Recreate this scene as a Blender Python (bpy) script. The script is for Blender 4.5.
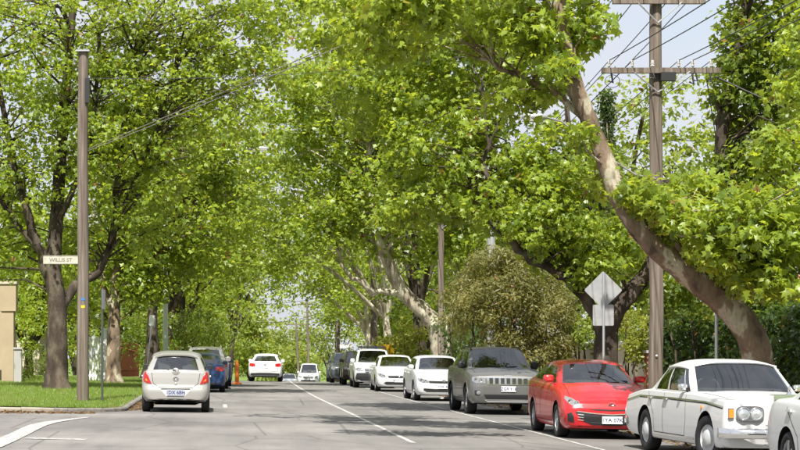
import bpy, bmesh, math, random
import numpy as np
from mathutils import Vector, Matrix
from mathutils.bvhtree import BVHTree

for _o in list(bpy.data.objects):
    bpy.data.objects.remove(_o)
SC = bpy.context.scene
COL = SC.collection
R = math.radians

# ------------------------------------------------------------------ camera
EYE = 1.6                 # eye height over the road crown
FPX = 1800.0              # focal length in photo pixels (800 px wide frame)
VPX, HZY = 215.0, 350.0   # vanishing point of the road in the photo
cam_d = bpy.data.cameras.new('camera')
cam = bpy.data.objects.new('camera', cam_d)
COL.objects.link(cam)
SC.camera = cam
cam.location = (0, 0, EYE)
cam.rotation_euler = (R(90), 0, 0)
cam_d.sensor_width = 36.0
cam_d.lens = FPX / 800.0 * 36.0
cam_d.shift_x = (400 - VPX) / 800.0
cam_d.shift_y = (HZY - 225) / 800.0
cam_d.clip_start = 0.3
cam_d.clip_end = 6000

# ------------------------------------------------------------------ sky, sun, exposure
SUN_EL, SUN_AZ = 56.0, 189.0          # azimuth clockwise from +Y: behind the camera
world = bpy.data.worlds.new('World')
SC.world = world
world.use_nodes = True
wn, wl = world.node_tree.nodes, world.node_tree.links
wn.clear()
w_out = wn.new('ShaderNodeOutputWorld')
w_bg = wn.new('ShaderNodeBackground')
w_sky = wn.new('ShaderNodeTexSky')
w_sky.sky_type = 'NISHITA'
w_sky.sun_disc = False
w_sky.sun_elevation = R(SUN_EL)
w_sky.sun_rotation = R(SUN_AZ)
w_sky.air_density = 1.2
w_sky.dust_density = 2.0
w_tc = wn.new('ShaderNodeTexCoord')
w_map = wn.new('ShaderNodeMapping')
w_map.inputs['Scale'].default_value = (1.0, 1.0, 2.2)
w_noise = wn.new('ShaderNodeTexNoise')
w_noise.inputs['Scale'].default_value = 3.4
w_noise.inputs['Detail'].default_value = 9
w_noise.inputs['Roughness'].default_value = 0.56
w_ramp = wn.new('ShaderNodeValToRGB')
w_ramp.color_ramp.elements[0].position = 0.38
w_ramp.color_ramp.elements[1].position = 0.55
w_ramp.color_ramp.elements[0].color = (0.66, 0.66, 0.66, 1)
w_mix = wn.new('ShaderNodeMixRGB')
w_mix.inputs[2].default_value = (4.2, 4.35, 4.8, 1)
wl.new(w_tc.outputs['Generated'], w_map.inputs[0])
wl.new(w_map.outputs[0], w_noise.inputs['Vector'])
wl.new(w_noise.outputs['Fac'], w_ramp.inputs[0])
wl.new(w_ramp.outputs[0], w_mix.inputs[0])
wl.new(w_sky.outputs[0], w_mix.inputs[1])
wl.new(w_mix.outputs[0], w_bg.inputs['Color'])
w_bg.inputs['Strength'].default_value = 0.085
wl.new(w_bg.outputs[0], w_out.inputs['Surface'])

sun_d = bpy.data.lights.new('sun', 'SUN')
sun_d.energy = 4.4
sun_d.angle = R(0.5)
sun_d.color = (1.0, 0.955, 0.88)
sun = bpy.data.objects.new('sun', sun_d)
COL.objects.link(sun)
_a, _e = R(SUN_AZ), R(SUN_EL)
SUN_DIR = Vector((math.sin(_a) * math.cos(_e), math.cos(_a) * math.cos(_e), math.sin(_e)))
sun.rotation_euler = SUN_DIR.to_track_quat('Z', 'Y').to_euler()
sun.location = (20, -20, 60)

vs = SC.view_settings
vs.view_transform = 'Standard'
vs.look = 'None'
vs.exposure = 1.12
vs.gamma = 1.0
vs.use_curve_mapping = False
SC.render.engine = 'CYCLES'
SC.cycles.use_denoising = True
SC.cycles.max_bounces = 8
SC.cycles.transparent_max_bounces = 12
SC.cycles.transmission_bounces = 5
SC.cycles.diffuse_bounces = 5
SC.cycles.caustics_reflective = False
SC.cycles.caustics_refractive = False
SC.cycles.sample_clamp_indirect = 6

# ------------------------------------------------------------------ the lie of the land
def cx(Y):
    """sideways drift of the road (it bends gently right)"""
    if Y < 55: return 0.0
    if Y < 160: return 0.0004 * (Y - 55) ** 2
    return 0.0004 * 105 ** 2 + 0.084 * (Y - 160)

def prof(Y):
    """road height: flat, over a crest, then downhill"""
    if Y < 70: return 0.0
    if Y < 160: return -0.0002 * (Y - 70) ** 2
    return max(-1.62 - 0.036 * (Y - 160), -12.0)

def gz(X, Y):
    """road surface height, with its cross fall to the right"""
    return prof(Y) - 0.013 * max(-9.0, min(9.0, X - cx(Y) - 3.4))

KL, KR = -2.2, 8.95      # gutter lines, left and right

def P(px, py, D):
    """photo pixel at distance D -> world point"""
    return Vector(((px - VPX) / FPX * D, D, EYE - (py - HZY) / FPX * D))

# ------------------------------------------------------------------ object helpers
def thing(name, label, cat, loc=(0, 0, 0), rz=0.0, group=None):
    o = bpy.data.objects.new(name, None)
    o.empty_display_size = 0.3
    COL.objects.link(o)
    o.location = loc
    o.rotation_euler = (0, 0, rz)
    o['label'] = label
    o['category'] = cat
    if group: o['group'] = group
    return o

def tag(o, label, cat, group=None):
    o['label'] = label
    o['category'] = cat
    if group: o['group'] = group
    return o

def link(name, me, parent=None, loc=None, rot=None):
    o = bpy.data.objects.new(name, me)
    COL.objects.link(o)
    if parent is not None: o.parent = parent
    if loc is not None: o.location = loc
    if rot is not None: o.rotation_euler = rot
    return o

def mesh(name, verts, faces, mats, smooth=False, mi=None, sharp=None):
    me = bpy.data.meshes.new(name)
    me.from_pydata([tuple(v) for v in verts], [], [tuple(f) for f in faces])
    for m in (mats if isinstance(mats, (list, tuple)) else [mats]):
        me.materials.append(m)
    if mi is not None:
        me.polygons.foreach_set('material_index', list(mi))
    if smooth:
        me.polygons.foreach_set('use_smooth', [True] * len(me.polygons))
        if sharp is not None:
            me.set_sharp_from_angle(angle=R(sharp))
    me.update()
    return me

def obj(name, verts, faces, mats, parent=None, smooth=False, mi=None, sharp=None, loc=None, rot=None):
    return link(name, mesh(name, verts, faces, mats, smooth, mi, sharp), parent, loc, rot)

def structure(o):
    o['kind'] = 'structure'
    return o

class MB:
    """collects shapes into one mesh"""
    def __init__(self):
        self.v, self.f = [], []
    def add(self, v, f):
        n = len(self.v)
        self.v += [Vector(p) for p in v]
        self.f += [tuple(i + n for i in q) for q in f]
        return self
    def box(self, c, s, rz=0.0, M=None, taper=1.0):
        x, y, z = s[0] / 2, s[1] / 2, s[2] / 2
        t = taper
        vs_ = [(-x, -y, -z), (x, -y, -z), (x, y, -z), (-x, y, -z), (-x * t, -y * t, z), (x * t, -y * t, z), (x * t, y * t, z), (-x * t, y * t, z)]
        m = Matrix.Translation(c) @ (M if M is not None else Matrix.Rotation(rz, 4, 'Z'))
        return self.add([m @ Vector(p) for p in vs_], [(0, 3, 2, 1), (4, 5, 6, 7), (0, 1, 5, 4), (1, 2, 6, 5), (2, 3, 7, 6), (3, 0, 4, 7)])
    def tube(self, pts, rad, n=8, caps=True, wob=0.0, rng=None, flute=0.0):
        pts = [Vector(p) for p in pts]
        if not isinstance(rad, (list, tuple)): rad = [rad] * len(pts)
        base = len(self.v)
        up = Vector((0.013, 0.021, 1))
        prev = None
        for i, p in enumerate(pts):
            d = (pts[min(i + 1, len(pts) - 1)] - pts[max(i - 1, 0)]).normalized()
            if prev is None:
                a = d.cross(up if abs(d.z) < 0.95 else Vector((0, 1, 0.02))).normalized()
            else:
                a = (prev - d * prev.dot(d)).normalized()
            prev = a
            b = d.cross(a)
            for k in range(n):
                t = 2 * math.pi * k / n
                r = rad[i]
                if wob and rng: r *= 1 + wob * (rng.random() - 0.5)
                if flute: r *= 1 + flute * math.sin(3 * t + i * .31) + flute * .7 * math.sin(5 * t - i * .47 + 1)
                self.v.append(p + (a * math.cos(t) + b * math.sin(t)) * r)
        for i in range(len(pts) - 1):
            for k in range(n):
                q = base + i * n
                self.f.append((q + k, q + (k + 1) % n, q + n + (k + 1) % n, q + n + k))
        if caps:
            self.f.append(tuple(base + k for k in reversed(range(n))))
            self.f.append(tuple(base + (len(pts) - 1) * n + k for k in range(n)))
        return self
    def lathe(self, prof_, n=24, axis='Z', c=(0, 0, 0)):
        """prof_: list of (r, h) turned round an axis"""
        base = len(self.v)
        c = Vector(c)
        for (r, h) in prof_:
            for k in range(n):
                t = 2 * math.pi * k / n
                a, b = r * math.cos(t), r * math.sin(t)
                p = {'Z': Vector((a, b, h)), 'X': Vector((h, a, b)), 'Y': Vector((a, h, b))}[axis]
                self.v.append(c + p)
        for i in range(len(prof_) - 1):
            for k in range(n):
                q = base + i * n
                self.f.append((q + k, q + (k + 1) % n, q + n + (k + 1) % n, q + n + k))
        return self
    def build(self, name, mat, parent=None, smooth=False, sharp=40, loc=None, rot=None):
        return obj(name, self.v, self.f, mat, parent, smooth, None, sharp if smooth else None, loc, rot)

# ------------------------------------------------------------------ materials
def mat(name, col, rough=0.6, metal=0.0, coat=0.0, spec=0.5):
    m = bpy.data.materials.new(name)
    m.use_nodes = True
    b = m.node_tree.nodes['Principled BSDF']
    b.inputs['Base Color'].default_value = (*col, 1)
    b.inputs['Roughness'].default_value = rough
    b.inputs['Metallic'].default_value = metal
    b.inputs['Coat Weight'].default_value = coat
    b.inputs['Coat Roughness'].default_value = 0.03
    b.inputs['Specular IOR Level'].default_value = spec
    return m

def N(m, t, **kw):
    n = m.node_tree.nodes.new(t)
    for k, v in kw.items():
        if k in n.inputs: n.inputs[k].default_value = v
        else: setattr(n, k, v)
    return n

def L(m, a, b):
    m.node_tree.links.new(a, b)

def bsdf(m):
    return m.node_tree.nodes['Principled BSDF']

def coords(m, scale=(1, 1, 1), kind='Object'):
    tc = N(m, 'ShaderNodeTexCoord')
    mp = N(m, 'ShaderNodeMapping')
    mp.inputs['Scale'].default_value = scale
    L(m, tc.outputs[kind], mp.inputs[0])
    return mp.outputs[0]

def noise(m, vec, scale, detail=4, rough=0.55):
    n = N(m, 'ShaderNodeTexNoise', Scale=scale, Detail=detail, Roughness=rough)
    L(m, vec, n.inputs['Vector'])
    return n.outputs['Fac']

def ramp(m, fac, stops):
    r = N(m, 'ShaderNodeValToRGB')
    e = r.color_ramp.elements
    while len(e) < len(stops): e.new(0.5)
    for i, (p, c) in enumerate(stops):
        e[i].position = p
        e[i].color = (*c, 1) if len(c) == 3 else c
    L(m, fac, r.inputs[0])
    return r.outputs[0]

def mixc(m, fac, a, b, mode='MIX'):
    n = N(m, 'ShaderNodeMixRGB', blend_type=mode)
    for i, x in ((0, fac), (1, a), (2, b)):
        if hasattr(x, 'is_linked') or hasattr(x, 'links'): L(m, x, n.inputs[i])
        elif isinstance(x, (int, float)): n.inputs[i].default_value = x
        else: n.inputs[i].default_value = (*x, 1)
    return n.outputs[0]

def bump(m, h, strength=0.3, dist=0.02):
    b = N(m, 'ShaderNodeBump', Strength=strength, Distance=dist)
    L(m, h, b.inputs['Height'])
    L(m, b.outputs[0], bsdf(m).inputs['Normal'])

def setcol(m, c):
    L(m, c, bsdf(m).inputs['Base Color'])

M = {}
# asphalt: grey, mottled, with lanes of wear, patches and fine cracks
m = M['asphalt'] = mat('asphalt', (0.15, 0.15, 0.15), 0.88, spec=0.3)
v = coords(m)
big = noise(m, v, 0.22, 5)
mid = noise(m, coords(m, (1.6, 0.12, 1)), 1.0, 4)
fine = noise(m, v, 55, 3, 0.7)
c1 = ramp(m, big, [(0.32, (0.108, 0.104, 0.100)), (0.68, (0.178, 0.171, 0.163))])
st_ = noise(m, coords(m, (1, .35, 1)), 0.9, 6, 0.65)
c1 = mixc(m, 0.8, c1, ramp(m, st_, [(0.36, (0.80, 0.79, 0.78)), (0.48, (1, 1, 1)), (0.66, (1, 1, 1)), (0.76, (1.12, 1.11, 1.09))]), 'MULTIPLY')
c2 = mixc(m, 0.75, c1, ramp(m, mid, [(0.35, (0.52, 0.52, 0.52)), (0.65, (0.66, 0.655, 0.645))]), 'OVERLAY')
c3 = mixc(m, 0.75, c2, ramp(m, fine, [(0.3, (0.36, 0.36, 0.36)), (0.72, (0.66, 0.66, 0.65))]), 'OVERLAY')
vo = N(m, 'ShaderNodeTexVoronoi', feature='DISTANCE_TO_EDGE', Scale=0.42)
vw = mixc(m, 0.12, coords(m, (1.0, 0.55, 1)), N(m, 'ShaderNodeTexNoise', Scale=2.5).outputs['Color'])
L(m, vw, vo.inputs['Vector'])
crack = ramp(m, vo.outputs['Distance'], [(0.0, (0.40, 0.40, 0.40)), (0.011, (1, 1, 1))])
setcol(m, mixc(m, 0.7, c3, crack, 'MULTIPLY'))
bump(m, fine, 0.35, 0.01)

m = M['kerb'] = mat('kerb_stone', (0.3, 0.28, 0.25), 0.85)
v = coords(m)
setcol(m, ramp(m, noise(m, v, 5, 6), [(0.3, (0.10, 0.094, 0.085)), (0.7, (0.23, 0.21, 0.185))]))
bump(m, noise(m, v, 40, 4), 0.5, 0.01)

m = M['concrete'] = mat('concrete', (0.4, 0.38, 0.34), 0.9)
v = coords(m)
setcol(m, ramp(m, noise(m, v, 1.4, 6), [(0.3, (0.19, 0.165, 0.13)), (0.7, (0.33, 0.29, 0.235))]))
bump(m, noise(m, v, 60, 3), 0.3, 0.008)

m = M['ground'] = mat('ground', (0.1, 0.13, 0.04), 0.95, spec=0.2)
v = coords(m)
setcol(m, ramp(m, noise(m, v, 0.35, 6), [(0.3, (0.075, 0.125, 0.026)), (0.55, (0.125, 0.19, 0.035)), (0.8, (0.18, 0.17, 0.07))]))

m = M['verge'] = mat('verge_soil_and_grass', (0.1, 0.13, 0.04), 0.95, spec=0.2)
v = coords(m)
g1 = ramp(m, noise(m, v, 7, 6), [(0.3, (0.09, 0.15, 0.022)), (0.7, (0.18, 0.25, 0.04))])
g2 = ramp(m, noise(m, v, 0.5, 4), [(0.45, (0, 0, 0)), (0.72, (1, 1, 1))])
setcol(m, mixc(m, g2, g1, (0.19, 0.17, 0.07)))
bump(m, noise(m, v, 60, 3), 0.6, 0.03)

m = M['dirt'] = mat('bare_verge_dirt', (0.2, 0.15, 0.1), 0.95, spec=0.2)
v = coords(m)
setcol(m, ramp(m, noise(m, v, 2.2, 6), [(0.3, (0.17, 0.125, 0.08)), (0.6, (0.29, 0.23, 0.155)), (0.75, (0.12, 0.16, 0.05))]))
bump(m, noise(m, v, 30, 4), 0.6, 0.02)

m = M['paint_line'] = mat('road_paint', (0.78, 0.78, 0.76), 0.75)
v = coords(m)
setcol(m, ramp(m, noise(m, v, 9, 6, 0.7), [(0.38, (0.17, 0.165, 0.155)), (0.50, (0.36, 0.35, 0.335)), (0.62, (0.50, 0.495, 0.48))]))

def leaf_mat(name, dark, light, trans, dead=(0.24, 0.13, 0.04), rough=0.42):
    m = bpy.data.materials.new(name)
    m.use_nodes = True
    b = bsdf(m)
    at = N(m, 'ShaderNodeAttribute', attribute_name='tint')
    col = ramp(m, at.outputs['Fac'], [(0.0, dark), (0.75, light), (0.965, light), (0.985, dead)])
    L(m, col, b.inputs['Base Color'])
    b.inputs['Roughness'].default_value = rough
    b.inputs['Specular IOR Level'].default_value = 0.6
    t = N(m, 'ShaderNodeBsdfTranslucent')
    tcol = ramp(m, at.outputs['Fac'], [(0.0, tuple(x * 0.55 for x in trans)), (0.8, trans), (0.985, dead)])
    L(m, tcol, t.inputs['Color'])
    mx = N(m, 'ShaderNodeMixShader')
    mx.inputs[0].default_value = 0.5
    out = m.node_tree.nodes['Material Output']
    L(m, b.outputs[0], mx.inputs[1])
    L(m, t.outputs[0], mx.inputs[2])
    L(m, mx.outputs[0], out.inputs['Surface'])
    return m
M['leaf_plane'] = leaf_mat('plane_leaf', (0.050, 0.098, 0.012), (0.255, 0.345, 0.040), (0.66, 0.76, 0.06))
M['leaf_deep'] = leaf_mat('deep_green_leaf', (0.050, 0.094, 0.014), (0.165, 0.225, 0.030), (0.46, 0.55, 0.04))
M['leaf_far'] = leaf_mat('far_green_leaf', (0.080, 0.125, 0.022), (0.22, 0.28, 0.050), (0.56, 0.64, 0.07))
M['leaf_olive'] = leaf_mat('olive_leaf', (0.10, 0.112, 0.030), (0.245, 0.230, 0.070), (0.40, 0.38, 0.07), dead=(0.40, 0.20, 0.10), rough=0.5)
M['leaf_ivy'] = leaf_mat('ivy_leaf', (0.028, 0.060, 0.014), (0.070, 0.120, 0.026), (0.14, 0.22, 0.025))
M['leaf_gold'] = leaf_mat('golden_leaf', (0.13, 0.17, 0.02), (0.32, 0.33, 0.03), (0.42, 0.44, 0.04))
M['grass'] = leaf_mat('grass_blade', (0.11, 0.19, 0.022), (0.20, 0.31, 0.04), (0.34, 0.46, 0.04), dead=(0.28, 0.25, 0.09))
M['litter'] = leaf_mat('dead_leaf', (0.13, 0.075, 0.035), (0.30, 0.19, 0.09), (0.2, 0.12, 0.05), dead=(0.35, 0.24, 0.12))

def bark(name, stops, scale=3.0):
    m = mat(name, (0.2, 0.16, 0.12), 0.9, spec=0.25)
    v = coords(m, (1, 1, 0.45))
    n1 = noise(m, v, scale, 3, 0.5)
    n2 = noise(m, v, scale * 7, 5, 0.6)
    c = ramp(m, n1, stops)
    setcol(m, mixc(m, 0.45, c, ramp(m, n2, [(0.3, (0.30, 0.30, 0.30)), (0.7, (0.72, 0.72, 0.72))]), 'OVERLAY'))
    bump(m, n2, 0.6, 0.03)
    return m
M['bark_plane'] = bark('plane_bark', [(0.36, (0.075, 0.055, 0.042)), (0.42, (0.150, 0.108, 0.075)), (0.545, (0.205, 0.150, 0.105)), (0.585, (0.37, 0.33, 0.25)), (0.66, (0.34, 0.31, 0.23)), (0.69, (0.18, 0.15, 0.10))])
M['bark_dark'] = bark('dark_bark', [(0.3, (0.026, 0.020, 0.016)), (0.5, (0.058, 0.044, 0.033)), (0.66, (0.12, 0.098, 0.074))])
M['bark_pale'] = bark('pale_bark', [(0.3, (0.19, 0.16, 0.12)), (0.48, (0.33, 0.29, 0.22)), (0.62, (0.50, 0.47, 0.37))])

m = M['timber'] = mat('weathered_pole_timber', (0.2, 0.17, 0.14), 0.88, spec=0.2)
v = coords(m, (14, 14, 0.5))
n1 = noise(m, v, 1.0, 6, 0.6)
c = ramp(m, n1, [(0.3, (0.078, 0.062, 0.050)), (0.55, (0.170, 0.142, 0.118)), (0.75, (0.27, 0.245, 0.215))])
setcol(m, mixc(m, 0.5, c, ramp(m, noise(m, coords(m), 0.9, 4), [(0.3, (0.4, 0.37, 0.34)), (0.7, (0.62, 0.6, 0.6))]), 'OVERLAY'))
bump(m, n1, 0.6, 0.02)

def render_mat_(name, col):
    m = mat(name, col, 0.7, spec=0.3)
    v = coords(m)
    setcol(m, ramp(m, noise(m, v, 9, 6), [(0.3, tuple(x * .75 for x in col)), (0.7, tuple(x * 1.15 for x in col))]))
    return m
M['faded_ink'] = mat('faded_ink', (0.16, 0.15, 0.12), 0.8)
M['steel'] = mat('galvanised_steel', (0.50, 0.51, 0.52), 0.45, 0.75)
m = M['sign_back'] = mat('aluminium_sign_back', (0.56, 0.565, 0.57), 0.5, 0.45)
v = coords(m)
setcol(m, ramp(m, noise(m, v, 5, 5), [(0.3, (0.33, 0.335, 0.34)), (0.7, (0.44, 0.44, 0.44))]))
M['pole_green'] = mat('pale_green_pole', (0.52, 0.57, 0.45), 0.6)
M['pole_dark'] = mat('dark_painted_post', (0.06, 0.065, 0.06), 0.55)
M['name_blade'] = render_mat_('faded_name_blade', (0.50, 0.47, 0.38))
M['white_sign'] = mat('white_sign_face', (0.74, 0.73, 0.68), 0.5)
M['black'] = mat('black_plastic', (0.018, 0.018, 0.02), 0.5)
M['wire'] = mat('cable_black', (0.03, 0.03, 0.033), 0.6)
M['cable_grey'] = mat('weathered_grey_cable', (0.20, 0.185, 0.165), 0.7)
M['ceramic'] = mat('insulator', (0.55, 0.52, 0.48), 0.3)
M['orange'] = mat('orange_plastic', (0.80, 0.20, 0.03), 0.45)
M['yellow'] = mat('yellow_paint', (0.78, 0.48, 0.02), 0.5)
M['blue_sign'] = mat('blue_sign', (0.05, 0.16, 0.36), 0.5)

def render_mat(name, col, var=0.12):
    m = mat(name, col, 0.9, spec=0.2)
    v = coords(m)
    a = tuple(x * (1 - var) for x in col)
    b = tuple(min(1, x * (1 + var)) for x in col)
    setcol(m, ramp(m, noise(m, v, 0.8, 6), [(0.3, a), (0.7, b)]))
    bump(m, noise(m, v, 45, 3), 0.25, 0.01)
    return m
M['stucco'] = render_mat('beige_stucco', (0.36, 0.29, 0.195))
M['stucco_grey'] = render_mat('grey_stucco', (0.36, 0.35, 0.33))
M['stucco_cream'] = render_mat('cream_wall', (0.46, 0.41, 0.32))
M['white_wood'] = render_mat('white_painted_wood', (0.70, 0.71, 0.70), 0.06)
M['red_wood'] = render_mat('red_brown_paling', (0.30, 0.085, 0.045), 0.25)
M['tile_red'] = render_mat('terracotta_tiles', (0.27, 0.12, 0.075), 0.25)
M['brick'] = render_mat('red_brick', (0.29, 0.12, 0.075), 0.35)
M['mortar'] = render_mat('mortar', (0.40, 0.37, 0.33))
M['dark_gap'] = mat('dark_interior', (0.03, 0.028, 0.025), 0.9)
m = M['pane'] = mat('window_pane', (0.04, 0.05, 0.055), 0.08, spec=0.6)
# ================================================================== vehicles
def paint(name, col, metal=0.0, rough=0.32, dust=0.06):
    m = mat(name, col, rough, metal, 0.45, 0.35)
    v = coords(m)
    f = ramp(m, noise(m, v, 3.0, 6), [(0.35, (0, 0, 0)), (0.8, (dust * 2, dust * 2, dust * 2))])
    setcol(m, mixc(m, f, col, (0.33, 0.30, 0.25)))
    fl = noise(m, v, 420, 2)
    if metal: bump(m, fl, 0.02, 0.001)
    return m

m = M['glass'] = bpy.data.materials.new('car_glass')
m.use_nodes = True
_n = m.node_tree.nodes
_n.remove(bsdf(m))
_g = N(m, 'ShaderNodeBsdfGlossy', Roughness=0.015)
_g.inputs['Color'].default_value = (0.96, 0.98, 1, 1)
_t = N(m, 'ShaderNodeBsdfTransparent')
_t.inputs['Color'].default_value = (0.70, 0.76, 0.74, 1)
_lw = N(m, 'ShaderNodeFresnel', IOR=2.25)
_mx = N(m, 'ShaderNodeMixShader')
L(m, _lw.outputs[0], _mx.inputs[0])
L(m, _t.outputs[0], _mx.inputs[1])
L(m, _g.outputs[0], _mx.inputs[2])
L(m, _mx.outputs[0], _n['Material Output'].inputs['Surface'])

M['tyre'] = mat('tyre_rubber', (0.022, 0.022, 0.023), 0.8, spec=0.25)
M['rim'] = mat('alloy_rim', (0.52, 0.53, 0.54), 0.33, 0.85)
M['rim_grey'] = mat('grey_hub_cover', (0.46, 0.47, 0.47), 0.5, 0.3)
M['chrome'] = mat('chrome', (0.82, 0.82, 0.82), 0.10, 1.0)
M['trim'] = mat('black_trim', (0.020, 0.020, 0.021), 0.55, spec=0.4)
M['well'] = mat('wheel_well', (0.012, 0.012, 0.012), 0.95, spec=0.1)
M['seam'] = mat('panel_gap', (0.02, 0.02, 0.02), 0.9, spec=0.1)
M['cabin'] = mat('cabin_plastic', (0.07, 0.07, 0.072), 0.8, spec=0.25)
M['seat'] = mat('seat_fabric', (0.16, 0.16, 0.165), 0.9, spec=0.2)
M['seat_tan'] = mat('seat_leather', (0.30, 0.24, 0.17), 0.6)
M['lamp'] = mat('headlamp_lens', (0.26, 0.27, 0.28), 0.10, 0.3, 1.0)
M['lamp_round'] = mat('round_lamp_glass', (0.62, 0.65, 0.67), 0.08, 0.55, 1.0)
M['lamp_in'] = mat('headlamp_reflector', (0.85, 0.86, 0.88), 0.12, 1.0)
M['red_lens'] = mat('red_lens', (0.36, 0.008, 0.008), 0.15, 0.0, 1.0)
M['amber'] = mat('amber_lens', (0.85, 0.24, 0.02), 0.15, 0.0, 1.0)
M['plate'] = mat('plate_white', (0.74, 0.75, 0.76), 0.5)
M['plate_dark'] = mat('plate_grey', (0.34, 0.36, 0.42), 0.5)
M['ink'] = mat('plate_ink', (0.02, 0.03, 0.10), 0.6)

def cr_rows(A, sub):
    """Catmull-Rom densify along axis 0"""
    A = np.asarray(A, float)
    n = len(A)
    out = []
    for i in range(n - 1):
        p0, p1, p2, p3 = A[max(i - 1, 0)], A[i], A[i + 1], A[min(i + 2, n - 1)]
        for k in range(sub):
            t = k / sub
            d0, d1, d2 = np.abs(p1 - p0), np.abs(p2 - p1), np.abs(p3 - p2)
            m1 = (p2 - p0) * 0.5
            m2 = (p3 - p1) * 0.5
            l1 = 2.2 * (np.minimum(d0, d1) if i > 0 else d1)
            l2 = 2.2 * (np.minimum(d1, d2) if i < n - 2 else d1)
            m1 = np.clip(m1, -l1, l1)
            m2 = np.clip(m2, -l2, l2)
            out.append((2 * t**3 - 3 * t**2 + 1) * p1 + (t**3 - 2 * t**2 + t) * m1 + (-2 * t**3 + 3 * t**2) * p2 + (t**3 - t**2) * m2)
    out.append(A[-1])
    return np.array(out)

def text_mesh(txt, size, material, name):
    cu = bpy.data.curves.new(name, 'FONT')
    cu.body = txt
    cu.size = size
    cu.align_x = 'CENTER'
    cu.align_y = 'CENTER'
    cu.resolution_u = 2
    cu.offset = size * .018
    o = bpy.data.objects.new(name, cu)
    COL.objects.link(o)
    me = bpy.data.meshes.new_from_object(o)
    bpy.data.objects.remove(o)
    bpy.data.curves.remove(cu)
    me.materials.clear()
    me.materials.append(material)
    return me

DEF = dict(L=4.3, W=1.77, H=1.48, wb=2.6, fo=0.88, rt=0.315, tw=0.205, zhf=0.70, zc=0.97, zb=1.02, zd=1.0, ycowl=1.12,
           ywr=1.95, yrr=3.55, ybk=4.1, roofw=0.70, trunk=False, zbot=0.19, bow=0.16, rbow=0.10, arc=0.055, crown=0.05,
           nose=[(0.1, .10), (.3, .015), (.5, 0), (.65, .02), (.76, .06), (.9, .14)],
           tail=[(0.1, .06), (.3, .01), (.5, 0), (.65, .03), (.85, .08), (1.05, .14)],
           split=[(.045, .44), (.475, .80), (.83, .955)], sill=0.10, sub=5, boxy=0.0, frame='paint', bpillar='trim',
           spokes=5, rim='rim', seat='seat', steer=0.0, sides=True, hoodcrown=0.035, whead=0.92, glass='glass', mirror=(0.09, 0.10, 0.15), rail=False,
           belt_pts=None, wsh=0.945, tuck=0.93)

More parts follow.
